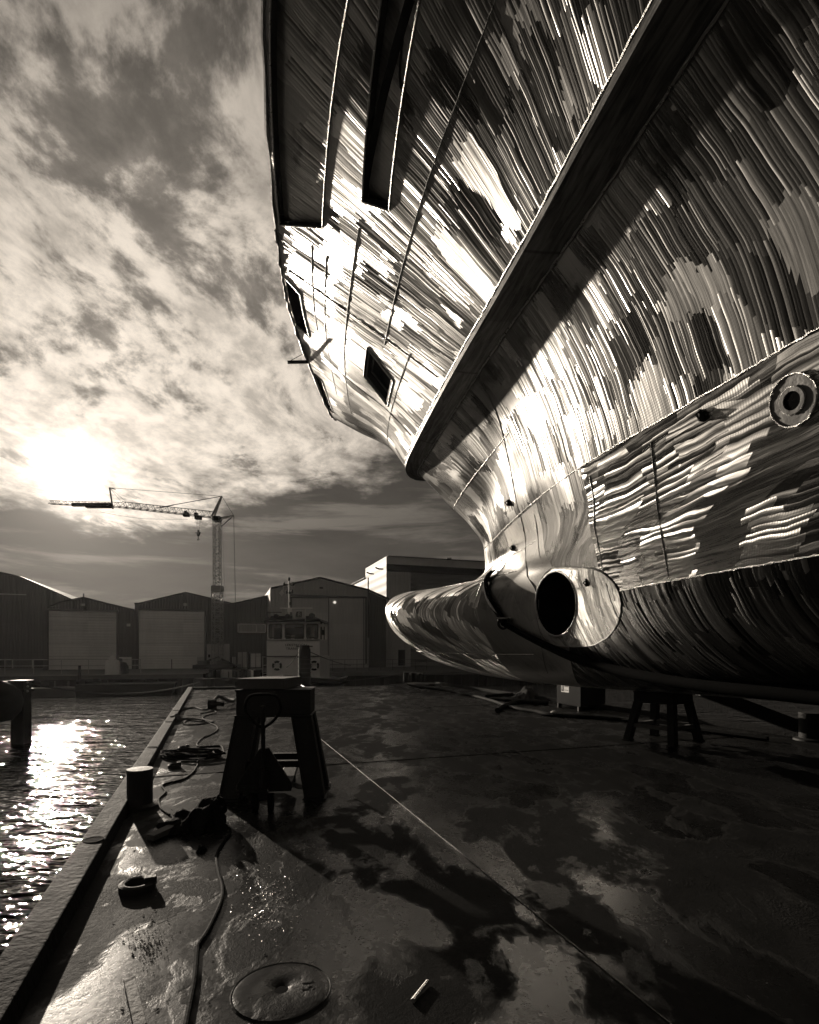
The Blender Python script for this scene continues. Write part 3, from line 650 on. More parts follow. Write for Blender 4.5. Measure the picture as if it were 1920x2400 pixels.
def deck_mat():
    m, g = mat('pontoon_deck')
    p = g.n('TexCoord').outputs['Object']
    rp = g.n('Mapping', {'Vector': p, 'Rotation': (0, 0, R(-19.5)), 'Scale': (1, .55, 1)}).outputs[0]
    big = g.noise(rp, 1.25, 7, .58, .3); med = g.noise(g.v('ADD', rp, (4, 2, 0)), 3.4, 8, .62, .25); fine = g.noise(p, 28, 5, .65); grit = g.noise(p, 110, 3, .7)
    wet = g.mr(big, .48, .53)
    wet2 = g.mr(med, .56, .60)
    dryedge = g.m('SUBTRACT', g.mr(big, .475, .50), wet)
    W_ = g.m('MAXIMUM', wet, g.m('MULTIPLY', wet2, .55))
    bc = g.m('ADD', .004, g.m('MULTIPLY', med, .034))
    bc = g.m('MULTIPLY', bc, g.m('SUBTRACT', 1.15, g.m('MULTIPLY', W_, .62)))
    bc = g.m('ADD', bc, g.m('MULTIPLY', dryedge, .02))
    spk = g.mr(grit, .66, .72); spk2 = g.mr(g.noise(p, 16, 4, .7), .66, .70)
    bc = g.m('MULTIPLY', bc, g.m('SUBTRACT', 1.0, g.m('MULTIPLY', g.m('MAXIMUM', spk, spk2), .7)))
    rg = g.m('ADD', g.mix(W_, .54, .27), g.m('MULTIPLY', g.m('SUBTRACT', fine, .5), .22))
    rg = g.m('ADD', rg, g.m('MULTIPLY', g.m('SUBTRACT', med, .5), .3), clamp=True)
    ht = g.m('ADD', g.m('MULTIPLY', fine, .5), g.m('MULTIPLY', grit, .3))
    ht = g.m('MULTIPLY', ht, g.m('SUBTRACT', 1.0, g.m('MULTIPLY', W_, .72)))
    ht = g.m('ADD', ht, g.m('MULTIPLY', g.noise(rp, 1.5, 2), .6))
    ht = g.m('ADD', ht, g.m('MULTIPLY', g.m('MULTIPLY', g.mr(g.noise(p, 1.3, 3), .56, .66), g.noise(p, 60, 2, .5)), .9))
    bp = g.n('Bump', {'Strength': .6, 'Distance': .016, 'Height': ht})
    colr_ = g.v('SCALE', (1, .985, .95), sc=bc)
    pb = g.n('BsdfPrincipled', {'Base Color': colr_, 'Roughness': rg, 'Specular IOR Level': .4, 'Normal': bp.outputs[0]})
    db = g.n('BsdfDiffuse', {'Color': colr_, 'Roughness': .9, 'Normal': bp.outputs[0]})
    ms = g.n('MixShader', {0: g.m('ADD', .15, g.m('MULTIPLY', W_, .34))}); g.nt.links.new(db.outputs[0], ms.inputs[1]); g.nt.links.new(pb.outputs[0], ms.inputs[2])
    out(g, ms)
    return m
MAT['deck'] = deck_mat()
pont = empty('work_pontoon', tuple(B(5, 5)), 'wide wet steel deck pontoon with raised edge bar, running away under the bow', 'pontoon')
mb = MB(); mb.add([B(BL0, 0), B(BL0, BW_), B(BL1, BW_), B(BL1, 0)], [(0, 1, 2, 3)]); mb.build('deck_plate', MAT['deck'], pont)
mb = MB(); mb.prism([B(BL0, 0, -.004), B(BL0, BW_, -.004), B(BL1, BW_, -.004), B(BL1, 0, -.004)], (0, 0, -1.9)); mb.build('pontoon_side', MAT['black_steel'], pont)
MAT['kerb'] = plain('kerb', .016, .7, .0, .95, 3.5, 1.0, 24, .04)
# edge bars (left is the one in view), broken by gaps and bollards
def kerb(w0, w1, l0, l1, nm='edge_bar', h=.11):
    b = MB(); n_ = max(2, int((l1-l0)/.5)); 
    b.prism([B(l0, w0), B(l0, w1), B(l0, w1-.02, h), B(l0, w0, h+.01)], bd*(l1-l0)); return b.build(nm, MAT['kerb'], pont, bevel=.008)
kerb(0, .19, -3, 24.6); kerb(BW_-.19, BW_, -6, 24.6)
b = MB(); b.prism([B(24.56, .19), B(24.75, .19), B(24.75, .19, .1), B(24.56, .19, .1)], br*2.2); b.build('edge_bar', MAT['kerb'], pont, bevel=.008)
for l_ in (4.6, 9.1, 12.4, 14.8):                                   # pad eyes let into the bar
    b = MB(); b.lathe(B(l_, .09, .118), [(.001, .0), (.05, .0), (.075, .004), (.08, -.02)], 20); b.build('pad_eye', MAT['void'], pont)
# plate welds
for (l0, w0, l1, w1) in ((-3, 2.83, 24.5, 2.83), (7.4, .2, 7.4, 11), (14.5, .2, 14.5, 11)):
    b = MB(); n_ = 160; q = [B(l0+(l1-l0)*i/n_, w0+(w1-w0)*i/n_, .003+random.random()*.002) for i in range(n_+1)]
    b.tube(q, [.0055*random.uniform(.5, 1.2) for _ in q], 5, False); b.build('deck_weld', MAT['seam'] if w0 == w1 else MAT['kerb'], pont, True)
# flush hatch lid with cast centre hole and stamped number
hc = G(660, 2322); b = MB(); b.lathe(hc+Vector((0, 0, .004)), [(.030, .0), (.034, .003), (.205, .004), (.222, .001)], 56); hl = b.build('hatch_lid', MAT['deck'], pont, True)
b = MB(); b.lathe(hc, [(.224, .001), (.229, .007), (.234, .001)], 64); b.build('hatch_rim', MAT['black_steel'], hl, True)
b = MB(); b.lathe(hc+Vector((0, 0, .0055)), [(.0005, 0), (.031, 0)], 24); b.build('hole_dark_disc', MAT['void'], hl)  # flat black disc, the hole's darkness put into its colour
text_mesh('stamped_number', '51', .085, Matrix.Translation(hc+Vector((.125, .03, .009))) @ Matrix.Rotation(R(100), 4, 'Z'), MAT['kerb'], hl, .001)

# ------------------------------------------------------------------ objects on the deck
def bollard(px, py, r, h, label, group=None, base=True):
    c = G(px, py); e = empty('bollard', tuple(c), label, 'bollard', group)
    b = MB(); b.lathe(c, [(r*1.0, 0), (r, h*.9), (r*1.02, h*.92), (r*1.02, h), (.001, h+.005)], 28); b.build('post', MAT['black_steel'], e, True)
    if base:
        b = MB(); b.lathe(c, [(r*1.45, 0), (r*1.4, .03), (r*1.02, .05)], 28); b.build('base_ring', MAT['black_steel'], e, True)
    return e
bollard(328, 1893, .122, .40, 'stout round steel bollard on the near edge bar beside the dark tarpaulin heap')
e = bollard(480, 1612, .10, .40, 'squat twin bollard with pale capped tops at the far left corner of the pontoon', base=True)
c2_ = G(480, 1612)+br*.32; b = MB(); b.lathe(c2_, [(.10, 0), (.10, .36), (.11, .37), (.11, .4), (.001, .405)], 24); b.build('post', MAT['black_steel'], e, True)
for i_, (x, y) in enumerate(((952, 1596), (970, 1597), (987, 1598))):
    bollard(x, y, .15, .46, ['short round bollard, leftmost of the row of three near the far deck edge', 'short round bollard in the middle of the row of three near the far deck edge', 'short round bollard, rightmost of the row of three near the far deck edge'][i_], 'three bollards at the far deck edge', False)
def ring_fitting(px, py, r, label):
    c = G(px, py); e = empty('deck_ring', tuple(c), label, 'deck fitting', 'round lashing pots welded on the deck')
    b = MB(); b.lathe(c, [(r, 0), (r, .045), (r*.82, .055), (r*.66, .05), (r*.62, .01), (.001, .008)], 28); b.build('pot', MAT['black_steel'], e, True)
    b = MB(); b.box(c+br*r*.7+Vector((0, 0, .055)), (r*.7, r*.5, .05), .4); b.build('lug', MAT['black_steel'], e, bevel=.008); return e
ring_fitting(322, 2085, .115, 'nearest round lashing pot in the foreground between the edge bar and the cable')
ring_fitting(409, 1800, .085, 'round lashing pot just before the coiled cable')
ring_fitting(431, 1757, .085, 'round lashing pot just beyond the coiled cable')
# trestles
def trestle(c, wd, dp, h, rz, label, spread, legw=.20, timber=None, top_h=.26):
    e = empty('trestle', tuple(c), label, 'trestle'); Mz = Matrix.Rotation(rz, 3, 'Z')
    def T_(x, y, z): return Vector(c)+Mz @ Vector((x, y, z))
    b = MB(); b.box(T_(0, 0, h-top_h/2), (wd, dp, top_h), rz); b.box(T_(0, 0, h-top_h-.012), (wd+.03, dp+.03, .024), rz); b.box(T_(0, 0, h+.006), (wd+.02, dp+.02, .02), rz)
    b.build('top_beam', MAT['black_steel'], e, bevel=.008)
    for sx in (-1, 1):
        for sy in (-1, 1):
            b = MB(); p = T_(sx*(wd/2-legw/2), sy*(dp/2-legw*.4), h-top_h-.02); q = T_(sx*(wd/2-legw/2+spread), sy*(dp/2-legw*.4+spread*.6), .015)
            x = Mz @ Vector((1, 0, 0))
            b.beam(p, q, legw*.9, legw*.7, up=Mz @ Vector((0, 1, 0)))
            for s_ in (-1, 1): b.beam(p+x*s_*legw/2, q+x*s_*legw/2, .018, legw*.85, up=Mz @ Vector((0, 1, 0)))
            b.build('leg', MAT['black_steel'], e)
            b = MB(); b.box(q, (legw*1.25, legw*1.2, .018), rz); b.build('foot_plate', MAT['black_steel'], e)
    for sy in (-1, 1):
        b = MB(); y = sy*(dp/2-legw*.4+spread*.35); xx = wd/2-legw*.2+spread*.5; b.beam(T_(-xx, y, h*.32), T_(xx, y, h*.32), .06, .07); b.build('cross_brace', MAT['dark_paint'], e)
    for sx in (-1, 1):
        b = MB(); x_ = sx*(wd/2-legw/2+spread*.6); b.beam(T_(x_, -dp/2, h*.32), T_(x_, dp/2, h*.32), .06, .07); b.build('side_brace', MAT['dark_paint'], e)
    return e, T_
tc = Vector((-1.50, 6.28, 0))
tre, T_ = trestle(tc, .80, .50, 1.17, R(4), 'tall dark steel trestle with four splayed legs in the middle of the deck', .155)
b = MB(); b.prism([T_(-.40, -.27, 1.192), T_(.12, -.27, 1.192), T_(.24, .25, 1.192), T_(-.20, .25, 1.192)], (0, 0, .115))
tag(b.build('timber_block', MAT['timber'], bevel=.006), 'thick sawn timber block lying on the tall trestle', 'timber block')
b = MB(); b.box(T_(-.02, -.30, .0)+Vector((0, 0, 0)), (.01, .01, .01))
# right-hand trestle below the keel
tr2, T2 = trestle(Vector((4.55, 9.95, 0)), .72, .72, .87, R(38), 'low trestle with pale braces standing under the ship on the right', .17, .13, top_h=.16)
for ch in [x for x in D.objects if x.parent == tr2 and 'brace' in x.name]: ch.data.materials[0] = MAT['concrete']
# further keel supports beyond the frame
for (x, y) in ((9.0, 4.6), (11.8, 1.2)):
    pass
# pallet truck
pj = Vector((-1.47, 5.62, 0)); e = empty('pallet_truck', tuple(pj), 'dark hand pallet truck with upright loop handle parked in front of the tall trestle', 'pallet truck')
rz = R(8); Mz = Matrix.Rotation(rz, 3, 'Z')
def J(x, y, z): return pj+Mz @ Vector((x, y, z))
b = MB(); b.prism([J(-.045, -.02, .62), J(.045, -.02, .62), J(.27, -.02, .26), J(.27, -.02, .19), J(-.27, -.02, .19), J(-.27, -.02, .26)], Mz @ Vector((0, .05, 0))); b.box(J(0, .06, .22), (.54, .2, .07), rz)
b.build('mast_frame', MAT['dark_paint'], e, bevel=.006)
for sx in (-1, 1):
    b = MB(); b.box(J(sx*.19, .68, .205), (.16, 1.12, .045), rz); b.box(J(sx*.19, .68, .165), (.14, 1.1, .04), rz); b.build('fork', MAT['dark_paint'], e, bevel=.01)
    b = MB(); b.cyl(J(sx*.19-.05, 1.12, .045), J(sx*.19+.05, 1.12, .045), .042); b.build('load_wheel', MAT['rubber'], e, True)
    b = MB(); b.cyl(J(sx*.075-.025, -.1, .095), J(sx*.075+.025, -.1, .095), .095, 28); b.build('steer_wheel', MAT['rubber'], e, True)
b = MB(); b.cyl(J(0, -.1, .12), J(0, -.08, .42), .045); b.box(J(0, -.1, .19), (.09, .12, .1), rz); b.build('pump', MAT['dark_paint'], e, True)
b = MB(); b.tube([J(0, -.1, .36), J(0, -.11, .86)], .022, 14); b.tube([J(0, -.11, .80), J(0, -.115, 1.0)], .016, 14); b.tube([J(0, -.113, .9), J(0, -.117, 1.06)], .026, 12); b.build('drawbar', MAT['dark_paint'], e, True)
b = MB(); b.tube(spline([J(0, -.11, .84), J(-.09, -.11, .90), J(-.165, -.115, 1.0), J(-.165, -.12, 1.09), J(-.12, -.12, 1.16), J(0, -.12, 1.175), J(.12, -.12, 1.16), J(.165, -.12, 1.09), J(.165, -.115, 1.0), J(.09, -.11, .90), J(0, -.11, .84)], 6), .014, 10, False); b.build('handle', MAT['rubber'], e, True)
# tarpaulin heap: crumpled cloth lump
def heap(nm, px0, px1, py, h, label, cat, seed, m, dy=.3, rz=0.0):
    rnd = np.random.RandomState(seed); a_ = G(px0, py); b_ = G(px1, py); c = (a_+b_)/2; L_ = (b_-a_).length/2
    nu, nv = 56, 16; vs = []; ph = rnd.rand(8)*6.28
    for j in range(nv+1):
        el = math.pi/2*j/nv
        for i in range(nu):
            a = 2*math.pi*i/nu
            rr = 1+.16*math.sin(3*a+ph[0]+2*el)+.13*math.sin(7*a+ph[1]-3*el)+.08*math.sin(15*a+ph[2]+5*el)+.05*math.sin(23*a+ph[3])+rnd.normal()*.03
            x = math.cos(a)*math.cos(el)**.8*rr; y = math.sin(a)*math.cos(el)**.8*rr
            z = math.sin(el)*(1+.28*math.sin(2.5*x+ph[4])+.16*math.sin(6*y+ph[5])+.12*math.sin(9*x+ph[6]))*(.55+.45*(x+1)/2)
            vs.append(c+Matrix.Rotation(rz, 3, 'Z') @ Vector((x*L_, y*dy, max(.004, z*h))))
    fs = [(j*nu+i, j*nu+(i+1) % nu, (j+1)*nu+(i+1) % nu, (j+1)*nu+i) for j in range(nv) for i in range(nu)]
    b = MB(); b.add(vs, fs); return tag(b.build(nm, m, smooth=True), label, cat)
heap('tarpaulin', 395, 528, 1940, .27, 'crumpled black tarpaulin heap on the deck between bollard and tall trestle', 'tarpaulin', 3, MAT['cloth'], .24, .1)
heap('rag', 462, 482, 1995, .06, 'small crumpled dark rag lying beside the black hose', 'rag', 5, MAT['cloth'], .05)
heap('work_glove', 390, 412, 1946, .05, 'crumpled rag scrap at the left foot of the tarpaulin heap', 'rag', 8, MAT['cloth'], .05).name = 'cloth_scrap'
b = MB(); p = G(352, 1972); q = G(432, 1940); b.beam(p+Vector((0, 0, .03)), q+Vector((0, 0, .05)), .09, .05); b.beam(p+Vector((.05, .08, .03)), q+Vector((-.03, .12, .06)), .05, .04); tag(b.build('timber_offcut', MAT['timber'], bevel=.005), 'two nailed dark timber offcuts lying in front of the tarpaulin heap', 'timber')
b = MB(); p = G(303, 2305); q = G(330, 2420); b.beam(p+Vector((0, 0, .02)), q+Vector((0, 0, .02)), .05, .018); tag(b.build('wood_strip', MAT['timber'], bevel=.003), 'flat wooden strip lying at the bottom edge left of the black hose', 'wood strip')
b = MB(); p = G(968, 2352); q = G(1003, 2306); b.tube([p+Vector((0, 0, .012)), q+Vector((0, 0, .014))], [.012, .009], 7); tag(b.build('welding_rod_stub', MAT['galv']), 'short pale metal rod lying alone near the bottom centre of the deck', 'rod')
# cables / hoses on deck: pixel paths laid on the deck
def cable(nm, pts, r, label, cat='cable', m=None, z=None, group=None):
    q = spline([G(x, y)+Vector((0, 0, r if z is None else z)) for x, y in pts], 8)
    b = MB(); b.tube(q, r, 8); return tag(b.build(nm, m or MAT['rubber'], smooth=True), label, cat, group)
cable('hose', [(430, 2440), (443, 2370), (456, 2300), (462, 2235), (465, 2220), (490, 2180), (517, 2120), (521, 2085), (512, 2050), (508, 2010), (525, 1975), (540, 1955), (531, 1940), (500, 1930)], .0125, 'thick black hose snaking from the tarpaulin heap to the bottom of the picture', 'hose')
cable('cable', [(398, 1912), (378, 1897), (372, 1880), (375, 1872), (388, 1858), (380, 1845), (392, 1838), (430, 1828), (452, 1812), (464, 1792), (460, 1782)], .011, 'black cable winding from the tarpaulin heap up to the coil')
cable('cable', [(525, 1764), (520, 1752), (508, 1750), (470, 1752), (462, 1745), (475, 1731), (490, 1725), (508, 1714), (508, 1704), (492, 1696), (476, 1686), (480, 1680), (505, 1672), (500, 1668), (470, 1674)], .013, 'zigzag cable running from the coil towards the far left bollard')
cable('rope', [(402, 1662), (420, 1665), (455, 1660), (480, 1665), (495, 1655), (520, 1652), (550, 1640), (558, 1635)], .02, 'thin rope lying across the deck in front of the far pump', 'rope', MAT['rope'])
cable('rope', [(430, 1697), (440, 1690), (470, 1692), (495, 1694), (455, 1700), (430, 1699)], .014, 'small loop of rope lying before the rope tangle near the left edge', 'rope', MAT['rope'])
cable('rope', [(405, 1686), (430, 1686), (470, 1688), (500, 1694)], .02, 'short dark rope end reaching from the edge bar cleat', 'rope', MAT['rope'])
rnd = random.Random(4); pts = []
for i in range(90):
    a = i*.74; pts.append((445+78*math.cos(a)*rnd.uniform(.55, 1)+.12*i, 1775+9*math.sin(a)*rnd.uniform(.5, 1.1)))
q = spline([G(x, y)+Vector((0, 0, .012+.0009*i)) for i, (x, y) in enumerate(pts)], 6)
b = MB(); b.tube(q, .010, 6); tag(b.build('cable_coil', MAT['rubber'], smooth=True), 'flat tangled coil of black cable left of the tall trestle', 'cable coil')
# submersible pump with lifting loop further up the deck
pc = G(498, 1661); e = empty('pump', tuple(pc), 'small dark pump lying on the deck below the far left bollard', 'pump')
b = MB(); b.cyl(pc+Vector((-.12, 0, .13)), pc+Vector((.1, .05, .13)), .13, 20); b.build('body', MAT['rubber'], e, True)
b = MB(); b.cyl(pc+Vector((.1, .02, .13)), pc+Vector((.3, .07, .12)), .07, 16); b.build('motor', MAT['rubber'], e, True)
b = MB(); b.tube(spline([pc+Vector((0, .1, .2)), pc+Vector((.02, .5, .3)), pc+Vector((.1, 1.2, .1)), pc+Vector((-.05, 2.0, .06)), pc+Vector((-.6, 2.6, .06))], 8), .05, 8); b.build('discharge_hose', MAT['rope'], e, True)
heap('rope_heap', 392, 418, 1690, .14, 'small heap of dark rope slung over the left edge bar', 'rope', 12, MAT['rope'], .35)
heap('rope_pile', 560, 600, 1617, .16, 'low pile of dark rope on the deck right of the far left bollard', 'rope', 13, MAT['rope'], .4)
# hoses on the right
cable('hose', [(930, 1601), (975, 1611), (1040, 1620), (1100, 1632), (1150, 1645), (1200, 1662), (1255, 1672), (1300, 1680), (1450, 1690), (1560, 1706), (1680, 1722), (1800, 1738)], .05, 'long dark hose lying along the right side of the deck past the sign box', 'hose')
cable('pipe', [(1166, 1671), (1180, 1662), (1205, 1652), (1240, 1651), (1285, 1653)], .07, 'bent black pipe lying in front of the sign box', 'pipe')
cable('pipe', [(1140, 1636), (1175, 1633), (1212, 1630)], .06, 'short straight black pipe lying left of the sign box', 'pipe')
cable('pipe', [(1150, 1641), (1200, 1645), (1262, 1648)], .05, 'thin dark pipe lying between the straight pipe and the bent pipe', 'pipe')
heap('rope_heap', 1205, 1258, 1637, .35, 'lumpy dark rope heap on the right deck edge beside the sign box', 'rope', 21, MAT['rope'], .4)
heap('rope_heap', 912, 1030, 1606, .12, 'long low heap of dark rope around the row of three bollards', 'rope', 22, MAT['rope'], .7)
b = MB(); c = G(1298, 1679); b.lathe(c+Vector((0, 0, .07)), [(.001, -.07), (.05, -.07), (.075, -.03), (.075, .03), (.05, .07), (.001, .07)], 24, 0, (.9, -.4, .1)); tag(b.build('float', MAT['galv'], smooth=True), 'small shiny round float lying at the hose end before the sign box', 'float')
# sign box
bx0 = G(1361, 1668); dirl = (G(1267, 1650)-bx0).normalized(); e = empty('steel_box', tuple(bx0), 'waist-low dark steel box with a small pale sign on its left face', 'box')
ly = Vector((-dirl.y, dirl.x, 0)); 
if ly.y < 0: ly = -ly
Lb = 1.25; p0 = bx0+dirl*Lb
z0, z1 = .12, .83
b = MB(); b.prism([bx0+Vector((0, 0, z0)), bx0+dirl*Lb+Vector((0, 0, z0)), bx0+dirl*Lb+Vector((0, 0, z1)), bx0+Vector((0, 0, z1))], ly*.0+Vector((.98, .9, 0))); b.build('body', MAT['box_paint'], e, bevel=.01)
for q in (bx0+dirl*.08, bx0+dirl*(Lb-.1), bx0+Vector((.85, .78, 0))+dirl*.05): 
    b = MB(); b.box(q+Vector((.04, .05, z0/2)), (.1, .1, z0)); b.build('foot', MAT['black_steel'], e)
nf = Vector((dirl.y, -dirl.x, 0)); nf = nf if nf.dot(Vector((-.2, -1, 0))) > 0 else -nf
sc_ = bx0+dirl*.78+Vector((0, 0, .60)); xr = -dirl
b = MB(); b.prism([sc_+dirl*.21+nf*.004+Vector((0, 0, -.14)), sc_-dirl*.21+nf*.004+Vector((0, 0, -.14)), sc_-dirl*.21+nf*.004+Vector((0, 0, .14)), sc_+dirl*.21+nf*.004+Vector((0, 0, .14))], nf*.006); sg = b.build('sign_plate', MAT['white'], e)
FM = Matrix.Identity(4); FM.col[0][:3] = xr; FM.col[1][:3] = (0, 0, 1); FM.col[2][:3] = nf; FM.col[3][:3] = sc_+nf*.012
def quadm(nm, M, pts, m, par, d=.002):
    b = MB(); b.prism([M @ Vector((x, y, 0)) for x, y in pts], (M.to_3x3() @ Vector((0, 0, d)))); return b.build(nm, m, par)
quadm('emblem', FM, [(-.19, -.11), (-.06, -.11), (-.08, .11), (-.17, .11)], MAT['letter_dark'], sg)
quadm('emblem_stroke', FM @ Matrix.Translation((0, 0, .003)), [(-.135, -.07), (-.118, -.07), (-.118, .06), (-.135, .06)], MAT['white'], sg)
for k_, y_ in enumerate((.05, .03, -.07)): quadm('print_line', FM, [(-.03, y_-.012+.0), (.18, y_-.012), (.18, y_+(.012 if k_ < 1 else .002)), (-.03, y_+(.012 if k_ < 1 else .002))], MAT['letter_dark'], sg)
# leaning shore beam, right
b = MB(); p = P3(1640, 1628, 10.6); q = G(1893, 1712, .12); b.beam(p+Vector((0, 0, .1)), q, .26, .24); tag(b.build('shore_beam', MAT['black_steel'], bevel=.01), 'heavy black beam leaning from the hull down to the deck at the far right', 'beam')
bollard(1903, 1735, .2, .5, 'short black bollard half cut off at the right edge of the view')
# loose grit and swarf
rnd = random.Random(11); b = MB()
def chip(c, s, zr, lift=.004):
    d = Vector((math.cos(zr), math.sin(zr), 0)); n_ = Vector((-d.y, d.x, 0)); h = Vector((0, 0, lift+s*.22*rnd.random()))
    b.add([c-d*s, c+n_*s*.22+h, c+d*s*rnd.uniform(.6, 1), c-n_*s*.22+h*.4], [(0, 1, 2), (0, 2, 3), (0, 3, 1)])
for i in range(700):
    l_ = rnd.uniform(1.5, 10); w_ = rnd.uniform(.35, 7); chip(B(l_, w_, .002), rnd.uniform(.004, .018), rnd.uniform(0, 6.3))
tag(b.build('deck_debris', MAT['black_steel']), 'dark chips of scale and wood scattered over the deck', 'debris', kind='stuff')
b = MB()
for i in range(420):
    x, y = rnd.gauss(625, 34), rnd.gauss(2105, 42); chip(G(x, y)+Vector((0, 0, .002)), rnd.uniform(.004, .013), rnd.uniform(0, 6.3), .001)
for i in range(160):
    x, y = rnd.gauss(345, 25), rnd.gauss(2215, 30); chip(G(x, y)+Vector((0, 0, .002)), rnd.uniform(.003, .009), rnd.uniform(0, 6.3), .008)
tag(b.build('metal_swarf', MAT['swarf']), 'glinting curls of steel swarf scattered on the foreground deck', 'swarf', kind='stuff')

# ------------------------------------------------------------------ slings on the hull
sp = [lpt(t, v, .07)[0] for t, v in ((3.5, .56), (3.62, .51), (3.73, .464), (3.87, .431), (3.98, .395))]
sp = [lpt(3.2, .60, .08)[0]]+sp
b = MB(); b.tube(spline(sp, 6), .075, 8, flat=.55); b.tube(spline([p+Vector((.05, 0, .02)) for p in sp], 6), .05, 8, flat=.5)
tag(b.build('lifting_sling', MAT['cloth'], smooth=True), 'dark woven sling hanging down the stem to a shackle above the bulb', 'sling')
sh = sp[-1]; e = empty('shackle', tuple(sh), 'steel shackle joining sling and black fender hose on the bulb', 'shackle')
b = MB(); b.tube(spline([sh+Vector((-.09, -.03, .1)), sh+Vector((-.1, -.05, -.05)), sh+Vector((0, -.08, -.12)), sh+Vector((.1, -.1, -.02)), sh+Vector((.09, -.1, .1))], 5), .028, 8); b.build('bow', MAT['black_steel'], e, True)
b = MB(); b.cyl(sh+Vector((-.14, -.03, .09)), sh+Vector((.15, -.1, .09)), .022); b.build('pin', MAT['galv'], e, True)
sp = [lpt(t, v, .10)[0] for t, v in ((3.98, .395), (4.47, .352), (5.47, .298), (6.42, .268), (7.6, .242), (8.6, .23), (10, .22), (12, .21))]
b = MB(); b.tube(spline(sp, 8), [.05+.03*min(1, i/16) for i in range(57)], 12); tag(b.build('fender_hose', MAT['void'], smooth=True), 'thick black fender hose slung along the bilge from the shackle to the right', 'fender')
# ------------------------------------------------------------------ far quay
en = math.hypot(1, .338); fe = Vector((1/en, .338/en, 0)); fb = Vector((-.338/en, 1/en, 0))     # along the quay / away from us
def FY(off): return 60.83-off*en
class Face:
    """a plane parallel to the quay, off metres nearer than the shed fronts"""
    def __init__(s, off=0.0): s.o = Vector((0, 60.83-off*en, 0)); s.off = off
    def q(s, px):
        k_ = (px-960)/1300; Y = s.o.y/(1-.338*k_); return (Vector((k_*Y, Y, 0))-s.o).dot(fe)
    def pt(s, q, z, d=0.0): return s.o+fe*q-fb*d+Vector((0, 0, z))
    def z(s, px, py): 
        k_ = (px-960)/1300; Y = s.o.y/(1-.338*k_); return CH+(1527-py)/1300*Y
    def qz(s, px, py): return (s.q(px), s.z(px, py))
ZG = -.05
F0 = Face(0)
def ext(nm, face, poly, depth, m, par, d=0.0, holes=None):
    b = MB(); b.prism([face.pt(q, z, d) for q, z in poly], fb*depth); return b.build(nm, m, par)
def rect(face, x0, y0, x1, y1):
    q0, q1 = face.q(x0), face.q(x1); z1 = .5*(face.z(x0, y0)+face.z(x1, y0)); z0 = .5*(face.z(x0, y1)+face.z(x1, y1)); return [(q0, z0), (q1, z0), (q1, z1), (q0, z1)]
# ground of the quay and its wall
b = MB(); fq = Face(14.1); b.prism([fq.pt(-200, ZG), fq.pt(400, ZG), fq.pt(400, ZG)+fb*500, fq.pt(-200, ZG)+fb*500], (0, 0, -.02))
tag(b.build('quay', MAT['concrete']), kind='structure')
b = MB(); b.prism([fq.pt(-200, ZG-.025), fq.pt(400, ZG-.025), fq.pt(400, -3), fq.pt(-200, -3)], fb*1.0); qw = b.build('quay_wall', MAT['black_steel']); tag(qw, 'dark sheet piled quay wall along the far side of the basin', 'quay wall')
b = MB(); b.prism([fq.pt(-200, ZG+.01, .15), fq.pt(400, ZG+.01, .15), fq.pt(400, ZG-.3, .15), fq.pt(-200, ZG-.3, .15)], fb*.6); cp = b.build('coping', MAT['concrete'], qw)
b = MB()
for i in range(180): b.beam(fq.pt(-60+i*.8, -.4, .18), fq.pt(-60+i*.8, -2.5, .18), .35, .2)
b.build('sheet_pile', MAT['black_steel'], qw)
def shed(name, roof, px0, px1, label, m, depth=30, door=None, off=0.0, doorm=None):
    f = Face(off); e = empty(name, tuple(f.pt(f.q((px0+px1)/2), ZG)), label, 'shed')
    top = [f.qz(x, y) for x, y in roof]; poly = [(f.q(px0), ZG), (f.q(px1), ZG)]+top[::-1]
    ext('wall', f, poly, depth, m, e)
    # roof sheets and verge flashing standing proud of the gable
    b = MB()
    for (qa, za), (qb, zb) in zip(top[:-1], top[1:]):
        b.prism([f.pt(qa, za+.02, .18), f.pt(qb, zb+.02, .18), f.pt(qb, zb+.16, .18), f.pt(qa, za+.16, .18)], fb*(depth+.3))
    b.build('roof', MAT['black_steel'], e)
    if door:
        r_ = rect(f, *door); d_ = ext('door', f, r_, .06, doorm or MAT['door_grey'], e, .07)
        (q0, z0), (q1, _), (_, z1), _ = r_
        fr = MB()
        for a, b_ in (((q0-.12, z0), (q0-.12, z1+.1)), ((q1+.12, z0), (q1+.12, z1+.1)), ((q0-.2, z1+.12), (q1+.2, z1+.12))): fr.beam(f.pt(a[0], a[1], .12), f.pt(b_[0], b_[1], .12), .16, .16)
        fr.build('door_frame', MAT['wall_dark'], d_)
    return e, f
s1, f1 = shed('shed', [(-260, 1290), (45, 1353), (200, 1421)], -300, 200, 'big dark shed cut off by the left edge, its long roof sloping right', MAT['clad_dark'], 30, None, -6.5)
for r_ in ((-10, 1546, 30, 1567), (77, 1546, 110, 1567)):
    fr = MB(); r4 = rect(f1, *r_)
    for k_ in range(4): a, b_ = r4[k_], r4[(k_+1) % 4]; fr.beam(f1.pt(a[0], a[1], .05), f1.pt(b_[0], b_[1], .05), .08, .08)
    w_ = fr.build('window', MAT['clad_mid'], s1); ext('pane', f1, r4, .02, MAT['glass_dark'], w_, .03)
ext('roof_strip', f1, rect(f1, -10, 1392, 62, 1394), .1, MAT['clad_mid'], s1, .12)
s2, f2 = shed('shed', [(112, 1427), (140, 1414), (197, 1403), (260, 1419), (316, 1432)], 100, 316, 'dark low gabled shed with a pale roller door, under the crane jib', MAT['clad_dark'], 28, (115, 1433, 273, 1572), 0.0)
